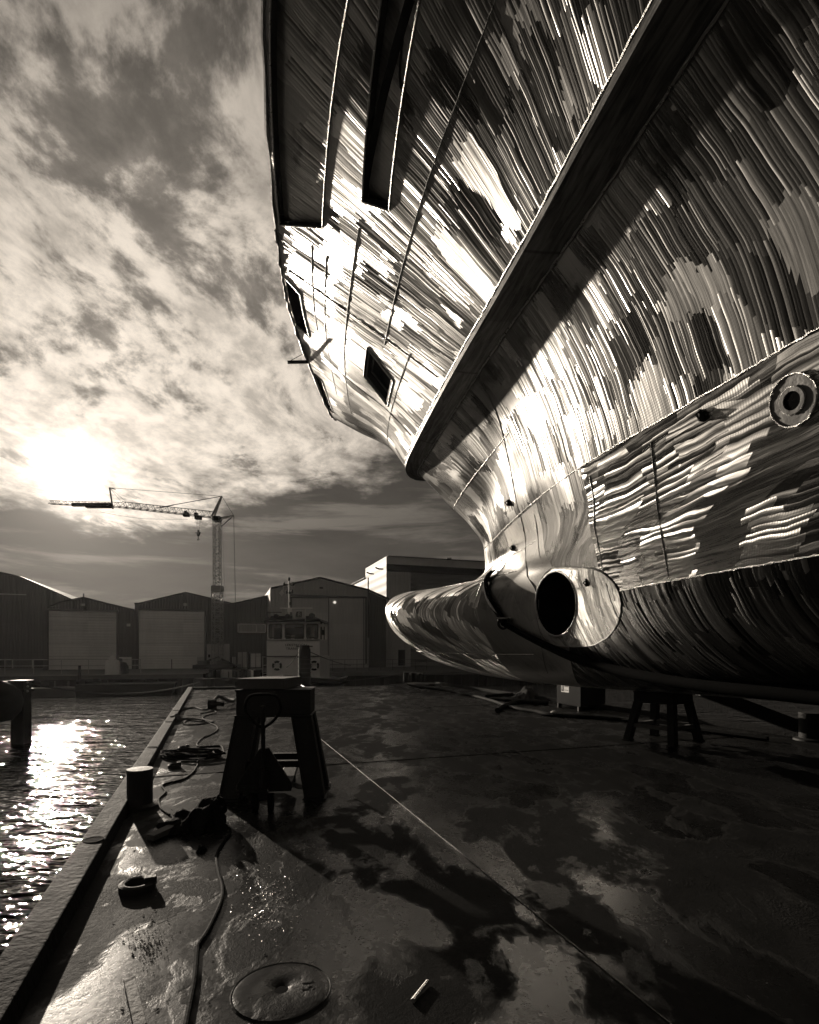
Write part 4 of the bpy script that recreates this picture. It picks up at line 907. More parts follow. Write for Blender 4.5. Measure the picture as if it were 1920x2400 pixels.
for (xc, yc, w_) in ((158, 1411, 16), (246, 1413, 20)):
    b = MB(); q_, z_ = f2.qz(xc, yc+6); rr = (f2.q(xc+w_)-f2.q(xc-w_))/2
    pr = [f2.pt(q_+rr*math.cos(a), z_-.25+.55*math.sin(a), -3) for a in np.linspace(0, math.pi, 14)]; b.prism(pr, fb*12); b.build('roof_light', MAT['tug_white'], s2)
ext('gable_vent', f2, rect(f2, 190, 1415, 199, 1420), .08, MAT['clad_mid'], s2, .1)
ext('flood_lamp', f2, rect(f2, 298, 1462, 306, 1468), .15, MAT['clad_mid'], s2, .2)
d2 = ext('lit_doorway_panel', f2, rect(f2, 277, 1540, 309, 1572), .05, MAT['tug_white'], s2, .05); ext('door_leaf', f2, rect(f2, 291, 1545, 309, 1573), .06, MAT['door_grey'], d2, .12)  # white panel: the lit interior of the doorway is put into its colour
b = MB(); q_, z_ = f2.qz(172, 1381); b.cyl(f2.pt(q_, z_, -4), f2.pt(q_, 5, -4), .06); b.build('flue', MAT['wall_dark'], s2)
s3, f3 = shed('shed', [(316, 1417), (326, 1417), (435, 1391), (545, 1417)], 316, 545, 'dark gabled shed with a tall pale door, left of the crane mast', MAT['clad_dark'], 28, (326, 1432, 479, 1571), -.3)
ext('gable_vent', f3, rect(f3, 430, 1414, 439, 1420), .08, MAT['clad_mid'], s3, .1)
ext('wicket_door', f3, rect(f3, 462, 1540, 479, 1570), .04, MAT['clad_light'], s3, .14)
b = MB(); q_ = f3.q(403); b.beam(f3.pt(q_, ZG, .1), f3.pt(q_, f3.z(403, 1545), .1), .05, .05); b.build('door_post', MAT['wall_dark'], s3)
s4, f4 = shed('shed', [(540, 1418), (556, 1415), (628, 1398), (640, 1402)], 540, 640, 'dark shed wall between crane mast and tug, with a bright strip window', MAT['clad_dark'], 26, None, -1.2)
wn = MB(); r4 = rect(f4, 558, 1463, 622, 1482)
for k_ in range(4): a, b_ = r4[k_], r4[(k_+1) % 4]; wn.beam(f4.pt(a[0], a[1], .08), f4.pt(b_[0], b_[1], .08), .09, .09)
wn.beam(f4.pt(f4.q(601), r4[0][1], .08), f4.pt(f4.q(601), r4[2][1], .08), .08, .08); wn = wn.build('window', MAT['tug_white'], s4); ext('blind', f4, r4, .03, MAT['clad_mid'], wn, .03)
s5, f5 = shed('shed', [(634, 1381), (750, 1356), (862, 1384), (912, 1406)], 634, 906, 'broad pale ribbed shed with a sliding door and round lamp, behind the tug', MAT['clad_mid'], 24, (682, 1401, 855, 1556), 2.0, MAT['door_grey2'])
f5b = f5
b = MB(); b.prism([f5.pt(f5.q(634), ZG, -.01), f5.pt(f5.q(634), f5.z(634, 1381), -.01), f5.pt(f5.q(634), f5.z(634, 1381), -.01)+fb*10-fe*.02, f5.pt(f5.q(634), ZG, -.01)+fb*10], -fe*.03); b.build('side_wall', MAT['clad_light'], s5)
ext('dark_panel', f5, [(f5.q(864), ZG), (f5.q(905), ZG), (f5.q(905), f5.z(905, 1405)), (f5.q(864), f5.z(864, 1388))], .04, MAT['clad_dark'], s5, .06)
b = MB()
for x in (683, 770, 852): b.beam(f5.pt(f5.q(x), ZG, .16), f5.pt(f5.q(x), f5.z(x, 1402), .16), .07, .05)
b.beam(f5.pt(f5.q(680), f5.z(680, 1400), .16), f5.pt(f5.q(857), f5.z(857, 1400), .16), .12, .14); b.build('door_rail', MAT['wall_dark'], s5)
q_, z_ = f5.qz(784, 1412); mlp, glp = mat('round_lamp'); out(glp, glp.n('Emission', {'Color': (1, .93, .8, 1), 'Strength': .8}))
b = MB(); b.lathe(f5.pt(q_, z_, .2), [(.001, -.04), (.13, -.04), (.13, .02), (.001, .06)], 20, 0, -fb); b.build('round_lamp', mlp, s5, True)
ext('gable_vent', f5, rect(f5, 749, 1376, 757, 1380), .08, MAT['wall_dark'], s5, .1)
# tall hall
f6 = Face(0); q0 = f6.q(907); q1 = q0+24; zt = f6.z(907, 1305); e = empty('tall_hall', tuple(f6.pt(q0+8, ZG)), 'tall flat roofed hall with pale fascia over a black band, right of the pale shed', 'hall'); s6 = e
ext('wall', f6, [(q0, ZG), (q1, ZG), (q1, zt), (q0, zt)], 9.2, MAT['clad_black'], e)
ext('fascia', f6, [(q0-.02, f6.z(907, 1322)), (q1, f6.z(907, 1322)), (q1, zt+.05), (q0-.02, zt+.05)], .08, MAT['band_pale'], e, .1)
ext('black_band', f6, [(q0, f6.z(907, 1339)), (q1, f6.z(907, 1339)), (q1, f6.z(907, 1322)-.003), (q0, f6.z(907, 1322)-.003)], .06, MAT['void'], e, .07)
ext('front_panel', f6, [(q0, ZG), (f6.q(962), ZG), (f6.q(962), f6.z(907, 1339)-.003), (q0, f6.z(907, 1339)-.003)], .05, MAT['clad_mid'], e, .06)
ext('door', f6, rect(f6, 933, 1523, 949, 1560), .05, MAT['void'], e, .13)
b = MB(); b.beam(f6.pt(q0, zt+.08, .1), f6.pt(q1, zt+.08, .1), .3, .06); b.build('roof_edge', MAT['wall_dark'], e)
b = MB(); b.prism([f6.pt(q0, ZG), f6.pt(q0, zt+.04), f6.pt(q0, zt+.04)+fb*9.2, f6.pt(q0, ZG)+fb*9.2], -fe*.06); b.build('side_wall', MAT['clad_light'], e)
b = MB(); qa = f6.q(962)
for k_ in range(5): b.beam(f6.pt(qa, 1.8+k_*1.6, .04), f6.pt(q1, 1.8+k_*1.6, .04), .05, .05)
b.build('panel_joint', MAT['wall_dark'], e)
for px_ in (1050,):
    b = MB(); q_, z_ = f6.qz(px_, 1311); b.box(f6.pt(q_, z_, .35), (.5, .4, .2)); b.build('wall_lamp', MAT['black_steel'], e)
for d_ in (3, 7):
    b = MB(); p = f6.pt(q0, zt-.9)+fb*d_; b.beam(p, p-fe*.5+Vector((0, 0, .15)), .3, .12); b.build('side_lamp', MAT['black_steel'], e)
# lower annex stepping back
e = empty('annex', tuple(f6.pt(q0+5, ZG)+fb*13), 'lower pale flat roofed annex behind the tall hall, showing above the pale shed roof', 'annex')
b = MB(); b.prism([f6.pt(q0-.06, ZG, -9.25), f6.pt(q0+20, ZG, -9.25), f6.pt(q0+20, 10.7, -9.25), f6.pt(q0-.06, 10.7, -9.25)], fb*7.8); b.build('wall', MAT['clad_light'], e)
b = MB(); p = f6.pt(q0-.06, 10.75, -9.25); b.beam(p, p+fb*7.9, .3, .1); b.build('roof_edge', MAT['wall_dark'], e)
b = MB(); q_ = f5.q(861); b.cyl(f5.pt(q_, 3, .4), f5.pt(q_, f5.z(861, 1355), .4), .07); tag(b.build('lamp_pole', MAT['black_steel']), 'thin dark pole between the pale shed and the tall hall', 'pole')
# quay clutter: containers, cabins, railings, fender cylinders
fc = Face(3.0)
def cabin(nm, r4px, dep, m, label, cat, off=3.0, trim=True):
    f = Face(off); r_ = rect(f, *r4px); r_[0] = (r_[0][0], ZG); r_[1] = (r_[1][0], ZG); e = empty(nm, tuple(f.pt(.5*(r_[0][0]+r_[1][0]), ZG)), label, cat)
    ext('body', f, r_, dep, m, e); b = MB()
    for k_ in range(4): a, b_ = r_[k_], r_[(k_+1) % 4]; b.beam(f.pt(a[0], max(a[1], .05), .03), f.pt(b_[0], max(b_[1], .05), .03), .1, .1)
    b.beam(f.pt(.5*(r_[0][0]+r_[1][0]), .1, .02), f.pt(.5*(r_[0][0]+r_[1][0]), r_[2][1], .02), .05, .04); b.build('corner_frame', MAT['wall_dark'], e); return e, f
e, f = cabin('site_cabin', (483, 1508, 540, 1552), 2.4, MAT['clad_light'], 'pale site cabin standing behind the foot of the crane', 'cabin')
for r_ in ((488, 1534, 493, 1541),): ext('window', f, rect(f, *r_), .04, MAT['void'], e, .03)
cabin('storage_container', (556, 1527, 580, 1552), 2.4, MAT['clad_light'], 'pale square container right of the crane foot', 'container', 3.4)
cabin('storage_container', (586, 1530, 613, 1568), 2.4, MAT['door_grey'], 'ribbed grey container just left of the tug', 'container', 3.0)
b = MB(); q_ = fc.q(548); 
cabin('switch_box', (543, 1538, 554, 1548), .8, MAT['clad_light'], 'small pale switch box between cabin and square container', 'box', 3.2)
fr_ = Face(10.5); e = empty('quay_railing', tuple(fr_.pt(-30, ZG)), 'thin tube railing along the far quay in front of the shed doors', 'railing')
b = MB()
for z_ in (.55, 1.0): b.tube([fr_.pt(-52, z_), fr_.pt(fr_.q(330), z_)], .022, 6)
b.build('rail', MAT['clad_mid'], e)
for i in range(18):
    b = MB(); q_ = -52+i*(fr_.q(330)+52)/17; b.tube([fr_.pt(q_, ZG), fr_.pt(q_, 1.0)], .022, 6); b.build('rail_post', MAT['clad_mid'], e)
e = empty('quay_railing', tuple(fr_.pt(fr_.q(700), ZG)), 'low railing along the quay foot of the pale ribbed shed', 'railing'); b = MB()
for z_ in (.5, .9): b.tube([fr_.pt(fr_.q(690), z_), fr_.pt(fr_.q(1000), z_)], .02, 6)
b.build('rail', MAT['wall_dark'], e)
for i in range(12):
    b = MB(); q_ = fr_.q(690)+i*(fr_.q(1000)-fr_.q(690))/11; b.tube([fr_.pt(q_, ZG), fr_.pt(q_, .9)], .02, 6); b.build('rail_post', MAT['wall_dark'], e)
ff = Face(13.6)
for i, (x, h, nm_) in enumerate(((255, 1.05, 'left'), (264, 1.35, 'middle'), (273, 1.05, 'right'))):
    q_ = ff.q(x); b = MB(); c = ff.pt(q_, ZG+.02); b.lathe(c, [(.2, -.1), (.24, .0), (.24, h*.8), (.15, h*.95), (.001, h)], 18)
    tag(b.build('white_cylinder', MAT['tug_white'], smooth=True), 'upright white cylinder, %s one of three at the quay edge before the roller door' % nm_, 'cylinder', 'white cylinders on the quay')
for i, x in enumerate((586, 595)):
    q_ = ff.q(x); b = MB(); b.lathe(ff.pt(q_, -.55, .9), [(.2, -.1), (.25, .1), (.22, .6), (.1, .78), (.001, .8)], 18)
    tag(b.build('white_fender', MAT['tug_white'], smooth=True), 'pale rounded fender, %s of the pair hanging just beyond the timber block' % ('left' if i == 0 else 'right'), 'fender', 'pale fenders at the quay')
heap_q = fr_.pt(fr_.q(281), ZG)
b = MB(); b.lathe(heap_q, [(.6, 0), (.6, .5), (.45, .8), (.2, .9), (.2, 1.1), (.001, 1.15)], 16); tag(b.build('unclear_object', MAT['black_steel'], smooth=True), 'dark rounded machine in front of the bright side doorway', 'silhouette')  # rounded body invented for an unclear dark outline
# work boat silhouettes / low pontoon along the quay
b = MB(); fp = Face(17); b.prism([fp.pt(fp.q(-40), -.75), fp.pt(fp.q(178), -.75), fp.pt(fp.q(178), -1.5), fp.pt(fp.q(-40), -1.5)], fb*2); tag(b.build('floating_jetty', MAT['concrete'], bevel=.03), 'low floating jetty below the quay at the left', 'jetty')
e = empty('work_barge', tuple(fp.pt(fp.q(280), ZW)), 'low black work barge moored below the white cylinders', 'barge')
ext('hull', fp, [(fp.q(178), -1.5), (fp.q(400), -1.5), (fp.q(410), -.55), (fp.q(176), -.55)], 2.6, MAT['black_steel'], e, .0)
for x in (186, 205, 222): b = MB(); b.lathe(fp.pt(fp.q(x), -.5, -.6), [(.3, 0), (.32, .15), (.2, .3), (.001, .33)], 16); b.build('hatch_dome', MAT['dark_paint'], e, True)
b = MB(); b.box(fp.pt(fp.q(183), .1, -.4), (.12, .12, 1.2)); b.build('mooring_post', MAT['black_steel'], e)
e = empty('work_barge', tuple(fp.pt(fp.q(560), ZW)), 'low dark work barge loaded with clutter, below the crane foot', 'barge')
ext('hull', fp, [(fp.q(470), -1.5), (fp.q(800), -1.5), (fp.q(800), -.25), (fp.q(455), -.25)], 2.2, MAT['black_steel'], e)
rnd = random.Random(5)
for i in range(16):
    b = MB(); x = rnd.uniform(480, 630); s_ = rnd.uniform(.2, .6); b.box(fp.pt(fp.q(x), -.25+s_/2, -1.0), (s_*rnd.uniform(.6, 2), s_, s_), rnd.uniform(0, 1)); b.build('deck_gear', MAT[rnd.choice(['wall_dark', 'dark_paint', 'clad_mid', 'rubber'])], e, bevel=.02)
# ------------------------------------------------------------------ crane
YC = 51.0
def K(px, py, dy=0.0): return P3(px, py, YC)+Vector((0, dy, 0))
e = empty('tower_crane', (K(512, 1560).x, YC, ZG), 'lattice tower crane with a long level jib and hanging hook, reaching left across the sun', 'crane'); cm = MAT['crane_paint']
def lattice(nm, p, q, w0, w1, n_, par, up=Vector((0, 0, 1)), r=.035, tri=False):
    b = MB(); d = (q-p).normalized(); x = d.cross(up).normalized() if abs(d.dot(up)) < .95 else Vector((1, 0, 0)); y = x.cross(d).normalized()
    def c(i, k_): 
        t = i/n_; w_ = w0+(w1-w0)*t; P_ = p+(q-p)*t
        if tri: return P_+[x*w_/2, -x*w_/2, y*w_*.9][k_]
        return P_+x*w_/2*(1 if k_ in (0, 3) else -1)+y*w_/2*(1 if k_ < 2 else -1)
    K_ = 3 if tri else 4
    for k_ in range(K_): b.tube([c(0, k_), c(n_, k_)], r, 5)
    for i in range(n_):
        for k_ in range(K_):
            k2 = (k_+1) % K_; b.tube([c(i, k_), c(i+1, k2)] if i % 2 == 0 else [c(i, k2), c(i+1, k_)], r*.55, 4)
            if not tri or i % 2: b.tube([c(i, k_), c(i, k2)], r*.5, 4)
    return b.build(nm, cm, par)
lattice('mast', K(510, 1556), K(509.5, 1378), .78, .78, 16, e, r=.045)
lattice('mast', K(509.5, 1382), K(509, 1214), .56, .56, 20, e, r=.035)
b = MB(); b.box(K(510, 1380), (.9, .9, .5)); b.build('mast_collar', cm, e)
b = MB(); b.box(K(512, 1562), (3.6, 3.0, .35)); 
for dx_ in (-2.0, 2.0): b.beam(K(510, 1540), K(510, 1562)+Vector((dx_, -.6, 0)), .15, .15)
b.build('undercarriage', MAT['black_steel'], e)
for dx_ in (-1.0, .7): b = MB(); b.box(K(512, 1554)+Vector((dx_, -.9, 0)), (.9, .7, .45)); b.build('ballast_block', MAT['concrete'], e, bevel=.02)
b = MB(); b.box(K(509, 1216), (.7, .6, .4)); b.cyl(K(509, 1222), K(509, 1212), .35); b.build('slewing_ring', MAT['black_steel'], e)
jr = K(498, 1213); jm = K(285, 1189); jt = K(116, 1181)
lattice('jib', jr, jm, .62, .58, 26, e, r=.035, tri=True); lattice('jib_tip', jm, jt, .5, .35, 22, e, r=.028, tri=True)
b = MB(); b.box(K(232, 1185), (2.3, .4, .42)); b.box(K(190, 1183), (1.6, .3, .3)); b.build('jib_panel', MAT['dark_paint'], e)
ap = K(520, 1163); tb = K(548, 1208); b = MB(); b.tube([K(499, 1212, -.3), ap], .09, 8); b.tube([K(499, 1212, .3), ap], .09, 8); b.build('apex_mast', cm, e)
b = MB(); b.tube([K(512, 1214), tb], .06, 6); b.tube([K(519, 1234), tb], .05, 6); b.tube([K(512, 1216, .4), tb], .05, 6); b.build('tail_strut', cm, e)
kp = K(257, 1143); b = MB(); b.tube([kp, K(265, 1193)], .07, 6); b.tube([kp, K(271, 1147)], .04, 5); b.build('king_post', cm, e)
b = MB(); b.tube([ap, kp], .018, 4); b.tube([ap, K(362, 1191)], .022, 4); b.tube([K(408, 1183), K(375, 1190)], .05, 5); b.tube([ap, K(408, 1183)], .035, 5)
b.tube([ap, tb], .018, 4); b.tube([tb, K(555, 1562)], .022, 4); b.tube([K(521, 1230), K(528, 1400)], .01, 4); b.tube([kp, K(308, 1186)], .012, 4); b.tube([kp, K(292, 1186)], .012, 4)
b.tube(spline([K(235, 1200), K(330, 1215), K(440, 1217)], 8), .012, 4); b.build('stay_cable', MAT['black_steel'], e)
b = MB(); b.box(K(465, 1213), (.55, .5, .35)); b.box(K(460, 1206), (.3, .4, .3)); b.build('trolley', MAT['black_steel'], e, bevel=.03)
b = MB()
for x in (459, 463, 468, 471): b.tube([K(x, 1217), K(465+(x-465)*.4, 1243)], .010, 4)
b.build('hoist_rope', MAT['black_steel'], e)
b = MB(); b.lathe(K(465, 1251), [(.001, -.28), (.1, -.2), (.17, -.05), (.15, .12), (.09, .22), (.1, .3), (.001, .36)], 16); b.box(K(465, 1249), (.5, .12, .07)); b.tube(spline([K(465, 1258), K(465, 1261), K(467, 1264), K(464, 1266), K(463, 1263)], 4), .035, 6); b.build('hook_block', MAT['black_steel'], e, True)
b = MB(); b.box(K(437, 1207), (.5, .4, .3)); b.cyl(K(437, 1202, -.2), K(437, 1202, .2), .16); b.build('winch', MAT['black_steel'], e)
# ------------------------------------------------------------------ tug
YT = 34.0
def TG(px, py, dy=0.0): 
    return P3(px, py, YT)+Vector((0, dy, 0))
e = empty('tugboat', (TG(700, 1600).x, YT, ZW), 'white wheelhouse tug with dark lettered bow, moored at the far end of the deck', 'tugboat')
cx = TG(705, 1600).x
# hull: bow towards us
st_ = []
for i in range(19):
    t = i/18; hw = 2.15*(1-(1-t)**2.2)**.75 if t > 0 else 0.02
    st_.append((29.6+t*9.5, hw, .30-.55*min(1, t*1.5)**.8*.9+.0))
b = MB(); L_ = []; R_ = []
for Y, hw, zt_ in st_: L_.append(((cx-hw*1.05, Y, zt_), (cx-hw*.82, Y+.35, -1.6))); R_.append(((cx+hw*1.05, Y, zt_), (cx+hw*.82, Y+.35, -1.6)))
for S_ in (L_, R_):
    o_ = len(b.v)
    for a, c in S_: b.v += [Vector(a), Vector(c)]
    for i in range(len(S_)-1): b.f.append([o_+2*i, o_+2*i+1, o_+2*i+3, o_+2*i+2]); b.mi.append(0)
b.build('hull', MAT['tug_hull'], e, True)
b = MB(); b.tube([Vector(a)+Vector((0, 0, .03)) for a, c in L_], .05, 8); b.tube([Vector(a)+Vector((0, 0, .03)) for a, c in R_], .05, 8); b.build('gunwale', MAT['tug_white'], e, True)
b = MB(); b.tube([Vector(a)+Vector((-.03, -.02, -.32)) for a, c in L_], .07, 8); b.tube([Vector(a)+Vector((.03, -.02, -.32)) for a, c in R_], .07, 8); b.build('rubbing_band', MAT['rubber'], e, True)
b = MB(); b.add([Vector((p[0][0]*1, p[0][1], -.35)) for p in L_]+[Vector((p[0][0], p[0][1], -.35)) for p in R_], [(i, i+1, 19+i+1, 19+i) for i in range(18)]); b.build('deck', MAT['dark_paint'], e)
def tx(px, py, dy=0.0): return TG(px, py, dy)
# wheelhouse (lower deckhouse + upper)
def hbox(x0, y0, x1, y1, d0, d1, taper=0.0):
    A0 = tx(x0, y1); A1 = tx(x1, y0); b = MB(); xa, xb, za, zb = A0.x, A1.x, A0.z, A1.z
    b.add([(xa, YT+d0, za), (xb, YT+d0, za), (xb, YT+d1, za), (xa, YT+d1, za), (xa+taper, YT+d0+taper, zb), (xb-taper, YT+d0+taper, zb), (xb-taper, YT+d1, zb), (xa+taper, YT+d1, zb)], [(0, 3, 2, 1), (4, 5, 6, 7), (0, 1, 5, 4), (1, 2, 6, 5), (2, 3, 7, 6), (3, 0, 4, 7)]); return b
hbox(625, 1538, 750, 1600, 0, 4.2).build('deckhouse', MAT['tug_white'], e, bevel=.03)
hbox(625, 1498, 750, 1537.5, .0, 3.0).build('wheelhouse_base', MAT['tug_white'], e, bevel=.02)
# window storey made of posts so that the panes are real openings
b = MB()
for x0, x1 in ((626, 630), (660, 668), (712, 718), (745, 750)):
    A0 = tx(x0, 1498); A1 = tx(x1, 1458); b.box(((A0.x+A1.x)/2, YT+.12, (A0.z+A1.z)/2), (A1.x-A0.x, .1, A1.z-A0.z)); b.box(((A0.x+A1.x)/2, YT+2.85, (A0.z+A1.z)/2), (A1.x-A0.x, .1, A1.z-A0.z))
A0 = tx(626, 1462); A1 = tx(750, 1456); b.box(((A0.x+A1.x)/2, YT+.12, (A0.z+A1.z)/2), (A1.x-A0.x, .12, A1.z-A0.z)); b.box(((A0.x+A1.x)/2, YT+2.85, (A0.z+A1.z)/2), (A1.x-A0.x, .12, A1.z-A0.z+.1))
for xx in (A0.x+.04, A1.x-.04):
    for d_ in (.1, 1.4, 2.85): b.box((xx, YT+d_, (tx(0, 1498).z+tx(0, 1458).z)/2), (.08, .14, tx(0, 1458).z-tx(0, 1498).z))
b.build('window_posts', MAT['tug_white'], e)
for x0, x1 in ((630, 660), (668, 712), (718, 745)):
    A0 = tx(x0, 1494); A1 = tx(x1, 1464); b = MB()
    for p, q in (((A0.x, A0.z), (A1.x, A0.z)), ((A1.x, A0.z), (A1.x, A1.z)), ((A1.x, A1.z), (A0.x, A1.z)), ((A0.x, A1.z), (A0.x, A0.z))): b.beam((p[0], YT+.06, p[1]), (q[0], YT+.06, q[1]), .05, .05)
    b.build('window_frame', MAT['dark_paint'], e)
mg_, gg_ = mat('tug_glass'); gl = gg_.n('BsdfGlossy', {'Color': (.3, .29, .27, 1), 'Roughness': .03}); tr_ = gg_.n('BsdfTransparent', {'Color': (.35, .34, .32, 1)}); mx = gg_.n('MixShader', {0: .25}); gg_.nt.links.new(tr_.outputs[0], mx.inputs[1]); gg_.nt.links.new(gl.outputs[0], mx.inputs[2]); out(gg_, mx)
b = MB(); A0 = tx(628, 1497); A1 = tx(748, 1460)
for d_ in (.14, 2.83): b = MB(); b.add([(A0.x, YT+d_, A0.z), (A1.x, YT+d_, A0.z), (A1.x, YT+d_, A1.z), (A0.x, YT+d_, A1.z)], [(0, 1, 2, 3)]); b.build('window_glass', mg_, e)
b = MB(); p = tx(690, 1478, 1.2); b.box(p, (1.6, .3, .45)); b.box(tx(642, 1484, 1.0), (.4, .4, .7)); b.lathe(tx(650, 1473, 1.0), [(.001, -.15), (.12, -.1), (.14, .05), (.001, .16)], 12); b.build('helm_console', MAT['void'], e)
hbox(619, 1450, 755, 1457, -.35, 3.3, .12).build('wheelhouse_roof', MAT['dark_paint'], e, bevel=.03)
hbox(630, 1443, 735, 1450.5, .1, 2.6, .1).build('roof_coaming', MAT['dark_paint'], e)
b = MB(); b.beam(tx(622, 1538, -.05), tx(752, 1538, -.05), .1, .05); b.beam(tx(624, 1500, -.05), tx(751, 1500, -.05), .06, .04); b.build('rubbing_moulding', MAT['dark_paint'], e)
# port side ledge catching the sun
b = MB()
for y_ in (1540, 1560, 1580): b.tube([tx(612, y_, .4), tx(612, y_, 3.5)], .025, 6)
for d_ in (.4, 1.6, 2.8): b.tube([tx(612, 1538, d_), tx(612, 1592, d_)], .03, 6)
b.build('side_rail', MAT['galv'], e)
# name boards
def face_text(nm, body, px, py, size, m, par, Y, ang=0.0, tilt=0.0):
    M = Matrix.Translation(P3(px, py, Y)) @ Matrix.Rotation(ang, 4, 'Z') @ Matrix.Rotation(R(90)+tilt, 4, 'X'); return text_mesh(nm, body, size, M, m, par, .006, 1.15)
face_text('name_board', 'LEKSTROOM', 694, 1512, .20, MAT['letter_dark'], e, YT-.03); face_text('name_board', 'TRANSPORT', 695, 1520.5, .20, MAT['letter_dark'], e, YT-.03)
i0 = 3
def bowtext(body, t, side, size, nm):
    i = t; a = Vector((L_ if side < 0 else R_)[i][0]); a2 = Vector((L_ if side < 0 else R_)[i+1][0]); d = (a2-a).normalized()
    if side < 0: d = -d
    bot = Vector((L_ if side < 0 else R_)[i][1]); up_ = (a-bot).normalized(); up_ = (up_-d*up_.dot(d)).normalized(); nn = d.cross(up_)
    M = Matrix.Identity(4); M.col[0][:3] = d; M.col[1][:3] = up_; M.col[2][:3] = nn; M.col[3][:3] = (a+a2)/2-up_*.40+nn*.09
    text_mesh(nm, body, size, M, MAT['letter_white'], e, .006, 1.0)
bowtext('LEKSTROOM I', 5, -1, .26, 'bow_name'); bowtext('LEKSTROOM', 3, 1, .24, 'bow_name')
# life rings
for x in (650, 737):
    b = MB(); c = tx(x, 1560, -.06); b.tube([c+Vector((.24*math.cos(a), 0, .24*math.sin(a))) for a in np.linspace(0, 6.2832, 30)], .065, 8, False); lr = b.build('life_ring', MAT['dark_paint'], e, True)
    b = MB()
    for a in (.8, 2.4, 3.9, 5.5): b.tube([c+Vector((.24*math.cos(a+da), -.004, .24*math.sin(a+da))) for da in (-.16, 0, .16)], .07, 8); 
    b.build('ring_band', MAT['tug_white'], lr, True)
# mast, yard, radar, lamps, horn, flag
b = MB(); b.tube([tx(673, 1450, .6), tx(673, 1352, .6)], .045, 8); b.tube([tx(659, 1371, .6), tx(686, 1371, .6)], .02, 6); b.tube([tx(659, 1371, .6), tx(659, 1382, .6)], .012, 5); b.build('mast', MAT['tug_white'], e)
for x, y in ((673, 1355), (661, 1367), (680, 1367), (683, 1366), (674, 1386), (667, 1385), (680, 1384), (676, 1413)):
    b = MB(); b.lathe(tx(x, y, .6), [(.05, -.1), (.07, -.06), (.07, .06), (.04, .12), (.001, .13)], 10); b.build('nav_lamp', MAT['black_steel'], e, True)
b = MB(); b.tube([tx(652, 1424, .5), tx(729, 1424, .5)], .035, 8); b.box(tx(675, 1428, .5), (.25, .2, .25)); b.build('radar_scanner', MAT['tug_white'], e)
b = MB(); b.tube([tx(621, 1434, .5), tx(656, 1434, .5)], .03, 6); b.tube([tx(638, 1434, .5), tx(638, 1450, .5)], .02, 6); b.build('aerial', MAT['dark_paint'], e)
for x, y, r_ in ((647, 1444, .13), (674, 1444, .14), (731, 1443, .17)):
    b = MB(); b.cyl(tx(x, y, .3), tx(x, y, -.05), r_); b.build('searchlight', MAT['black_steel'], e, True)
b = MB(); A0 = tx(754, 1482); b.box(tx(757, 1482, .2), (.17, .1, .32)); b.tube([tx(750, 1484, .2), tx(755, 1484, .2)], .015, 5); b.build('wing_mirror', MAT['black_steel'], e)
def flag(nm, x0, y0, x1, y1, label, Y, M_=None, rot=0.0, par=None):
    a = P3(x0, y0, Y); c = P3(x1, y1, Y); nx, nz = 14, 8; b = MB(); vs = []
    for j in range(nz+1):
        for i in range(nx+1):
            u, v = i/nx, j/nz; vs.append(Vector((c.x+(a.x-c.x)*u, Y+.06*math.sin(u*6+v)*u, c.z+(a.z-c.z)*v-.04*u*u)))
    b.add(vs, [(j*(nx+1)+i, j*(nx+1)+i+1, (j+1)*(nx+1)+i+1, (j+1)*(nx+1)+i) for j in range(nz) for i in range(nx)]); return b.build(nm, MAT['flag'], par, True)
fl = empty('house_flag', tuple(P3(715, 1500, 33.2)), 'white flag with a dark emblem on a thin staff in front of the tug wheelhouse', 'flag')
flag('flag_cloth', 686, 1430, 715, 1450, '', 33.2, par=fl)
b = MB(); b.tube([P3(715.5, 1428, 33.2), P3(717, 1512, 33.2)], .02, 6); b.build('staff', MAT['tug_white'], fl)
FMt = Matrix.Translation(P3(700, 1440, 33.08)) @ Matrix.Rotation(R(90), 4, 'X')
quadm('flag_emblem', FMt, [(-.20, -.17), (.19, -.17), (.19, .17), (-.12, .17)], MAT['letter_dark'], fl, .004)
for pts_ in ([(-.04, -.11), (0.0, -.11), (0.0, .11), (-.04, .11)], [(0.0, .08), (.10, .08), (.10, .115), (0.0, .115)], [(0.0, -.015), (.10, -.015), (.10, .02), (0.0, .02)], [(.075, -.11), (.11, -.11), (.11, .11), (.075, .11)]): quadm('emblem_stroke', FMt @ Matrix.Translation((0, 0, .006)), pts_, MAT['white'], fl, .003)
f_ = MB(); pp = [tx(657, 1379, .55), tx(661, 1388, .5), tx(656, 1396, .55), tx(649, 1388, .6)]; f_.prism(pp, (0, .01, 0)); f_.build('signal_flag', MAT['flag'], e)
# mooring pile at the end of the deck, and its stays
pp = G(714, 1604); pp.y = 27.9; pp.x = (714-960)/1300*27.9
e = empty('mooring_pile', (pp.x, pp.y, ZW), 'thick black mooring pile standing in front of the tug wheelhouse', 'pile')
b = MB(); zt_ = P3(0, 1512, 27.9).z; b.lathe((pp.x, pp.y, 0), [(.30, -3), (.30, zt_-.25), (.26, zt_-.1), (.24, zt_-.1), (.24, zt_), (.001, zt_+.02)], 28); b.build('pile_shaft', MAT['black_steel'], e, True)
b = MB(); b.box((pp.x, pp.y, zt_-.06), (.78, .3, .05)); b.tube([(pp.x-.3, pp.y-.32, zt_-.6), (pp.x+.3, pp.y-.32, zt_-.6)], .03, 6); b.build('pile_cap', MAT['black_steel'], e)
for k_ in range(5): b = MB(); b.tube([(pp.x+.31*math.cos(a), pp.y+.31*math.sin(a), 1.2-.22*k_) for a in np.linspace(0, 6.2832, 22)], .025, 6, False); b.build('chain_wrap', MAT['rope'], e, True)
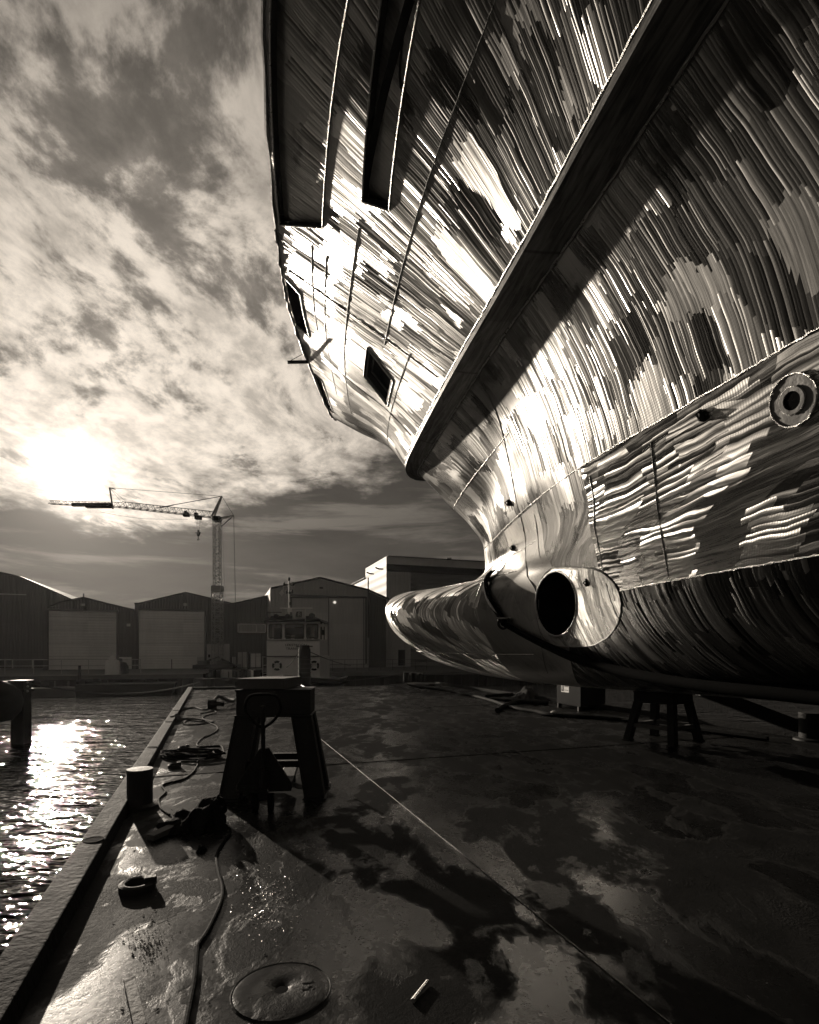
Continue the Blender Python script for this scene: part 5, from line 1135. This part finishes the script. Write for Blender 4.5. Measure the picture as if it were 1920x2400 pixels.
def rope(nm, p, q, sag, r, label, m=None, n_=24):
    p = Vector(p); q = Vector(q); b = MB(); b.tube([p.lerp(q, i/n_)-Vector((0, 0, sag*4*(i/n_)*(1-i/n_))) for i in range(n_+1)], r, 6); return tag(b.build(nm, m or MAT['rope'], smooth=True), label, 'rope')
rope('mooring_rope', (pp.x+.3, pp.y, zt_-.35), P3(822, 1560, 45), .1, .022, 'dark stay rope running from the mooring pile down right to the quay')
rope('mooring_rope', (pp.x-.3, pp.y, zt_-.35), P3(672, 1564, 31.5), .1, .02, 'dark stay rope running from the mooring pile down left to the tug bow')
q = [P3(703, 1570, 28.5), P3(701, 1590, 27.6), G(697, 1600), G(706, 1606), G(718, 1612)]; b = MB(); b.tube(spline(q, 6), .022, 6); tag(b.build('white_line', MAT['tug_white'], smooth=True), 'thin pale line hanging beside the pile and trailing onto the deck', 'rope')
# dolphin post and round fender at the left
dl = P3(50, 1720, 17.5); e = empty('mooring_dolphin', (dl.x, 17.5, ZW), 'black square mooring post rising from the sunlit water at the left', 'post')
zt_ = P3(0, 1597, 17.5).z; b = MB(); b.box((dl.x, 17.5, (zt_-3)/2), (.40, .40, zt_+3)); b.build('post', MAT['black_steel'], e, bevel=.02)
b = MB(); b.box((dl.x, 17.5, zt_+.02), (.5, .5, .04)); b.box((dl.x, 17.5, zt_-.28), (.52, .5, .1)); b.build('cap_band', MAT['black_steel'], e, bevel=.01)
b = MB(); b.beam((dl.x-3, 17.0, zt_-.1), (dl.x, 17.5, zt_-.02), .3, .08); b.build('walkway_beam', MAT['black_steel'], e)
for dz_, dx_ in ((-.02, .3), (-.15, .31), (-.3, .3)): b = MB(); b.lathe((dl.x+dx_, 17.35, zt_+dz_), [(.001, -.04), (.04, 0), (.001, .04)], 10); b.build('bolt', MAT['galv'], e, True)
fc_ = P3(2, 1645, 16.8); b = MB(); b.lathe(fc_, [(.001, -.62), (.3, -.55), (.52, -.3), (.58, 0), (.52, .3), (.3, .5), (.12, .6), (.001, .64)], 32); tag(b.build('round_fender', MAT['rubber'], smooth=True), 'large round black fender cut by the left edge beside the mooring post', 'fender')
rope('mooring_rope', (dl.x+.2, 17.5, zt_-.05), G(468, 1612)+Vector((0, 0, .25)), .42, .03, 'long dark mooring rope sagging over the water to the far left bollard')
rope('mooring_rope', G(940, 1596)+Vector((0, 0, .35)), G(985, 1598)+Vector((2.6, 4.5, .35)), .05, .02, 'thin line stretched from the row of three bollards over the far deck edge')
rope('mooring_rope', G(952, 1590)+Vector((0, 0, .3)), G(790, 1600)+Vector((0, 0, .05)), .04, .03, 'dark rope running left along the far deck edge from the row of three bollards')
# ------------------------------------------------------------------ thin haze volume, added to veil and lighten the far sheds
mh = D.materials.new('haze'); mh.use_nodes = True; mh.node_tree.nodes.clear(); gh = N(mh.node_tree)
pv_ = gh.n('VolumePrincipled', {'Color': (1, 1, 1, 1), 'Density': .00016, 'Anisotropy': .55})
mh.node_tree.links.new(pv_.outputs[0], gh.n('OutputMaterial').inputs['Volume'])
b = MB(); b.box((0, 60, 14), (260, 220, 36)); tag(b.build('haze', mh), kind='stuff')
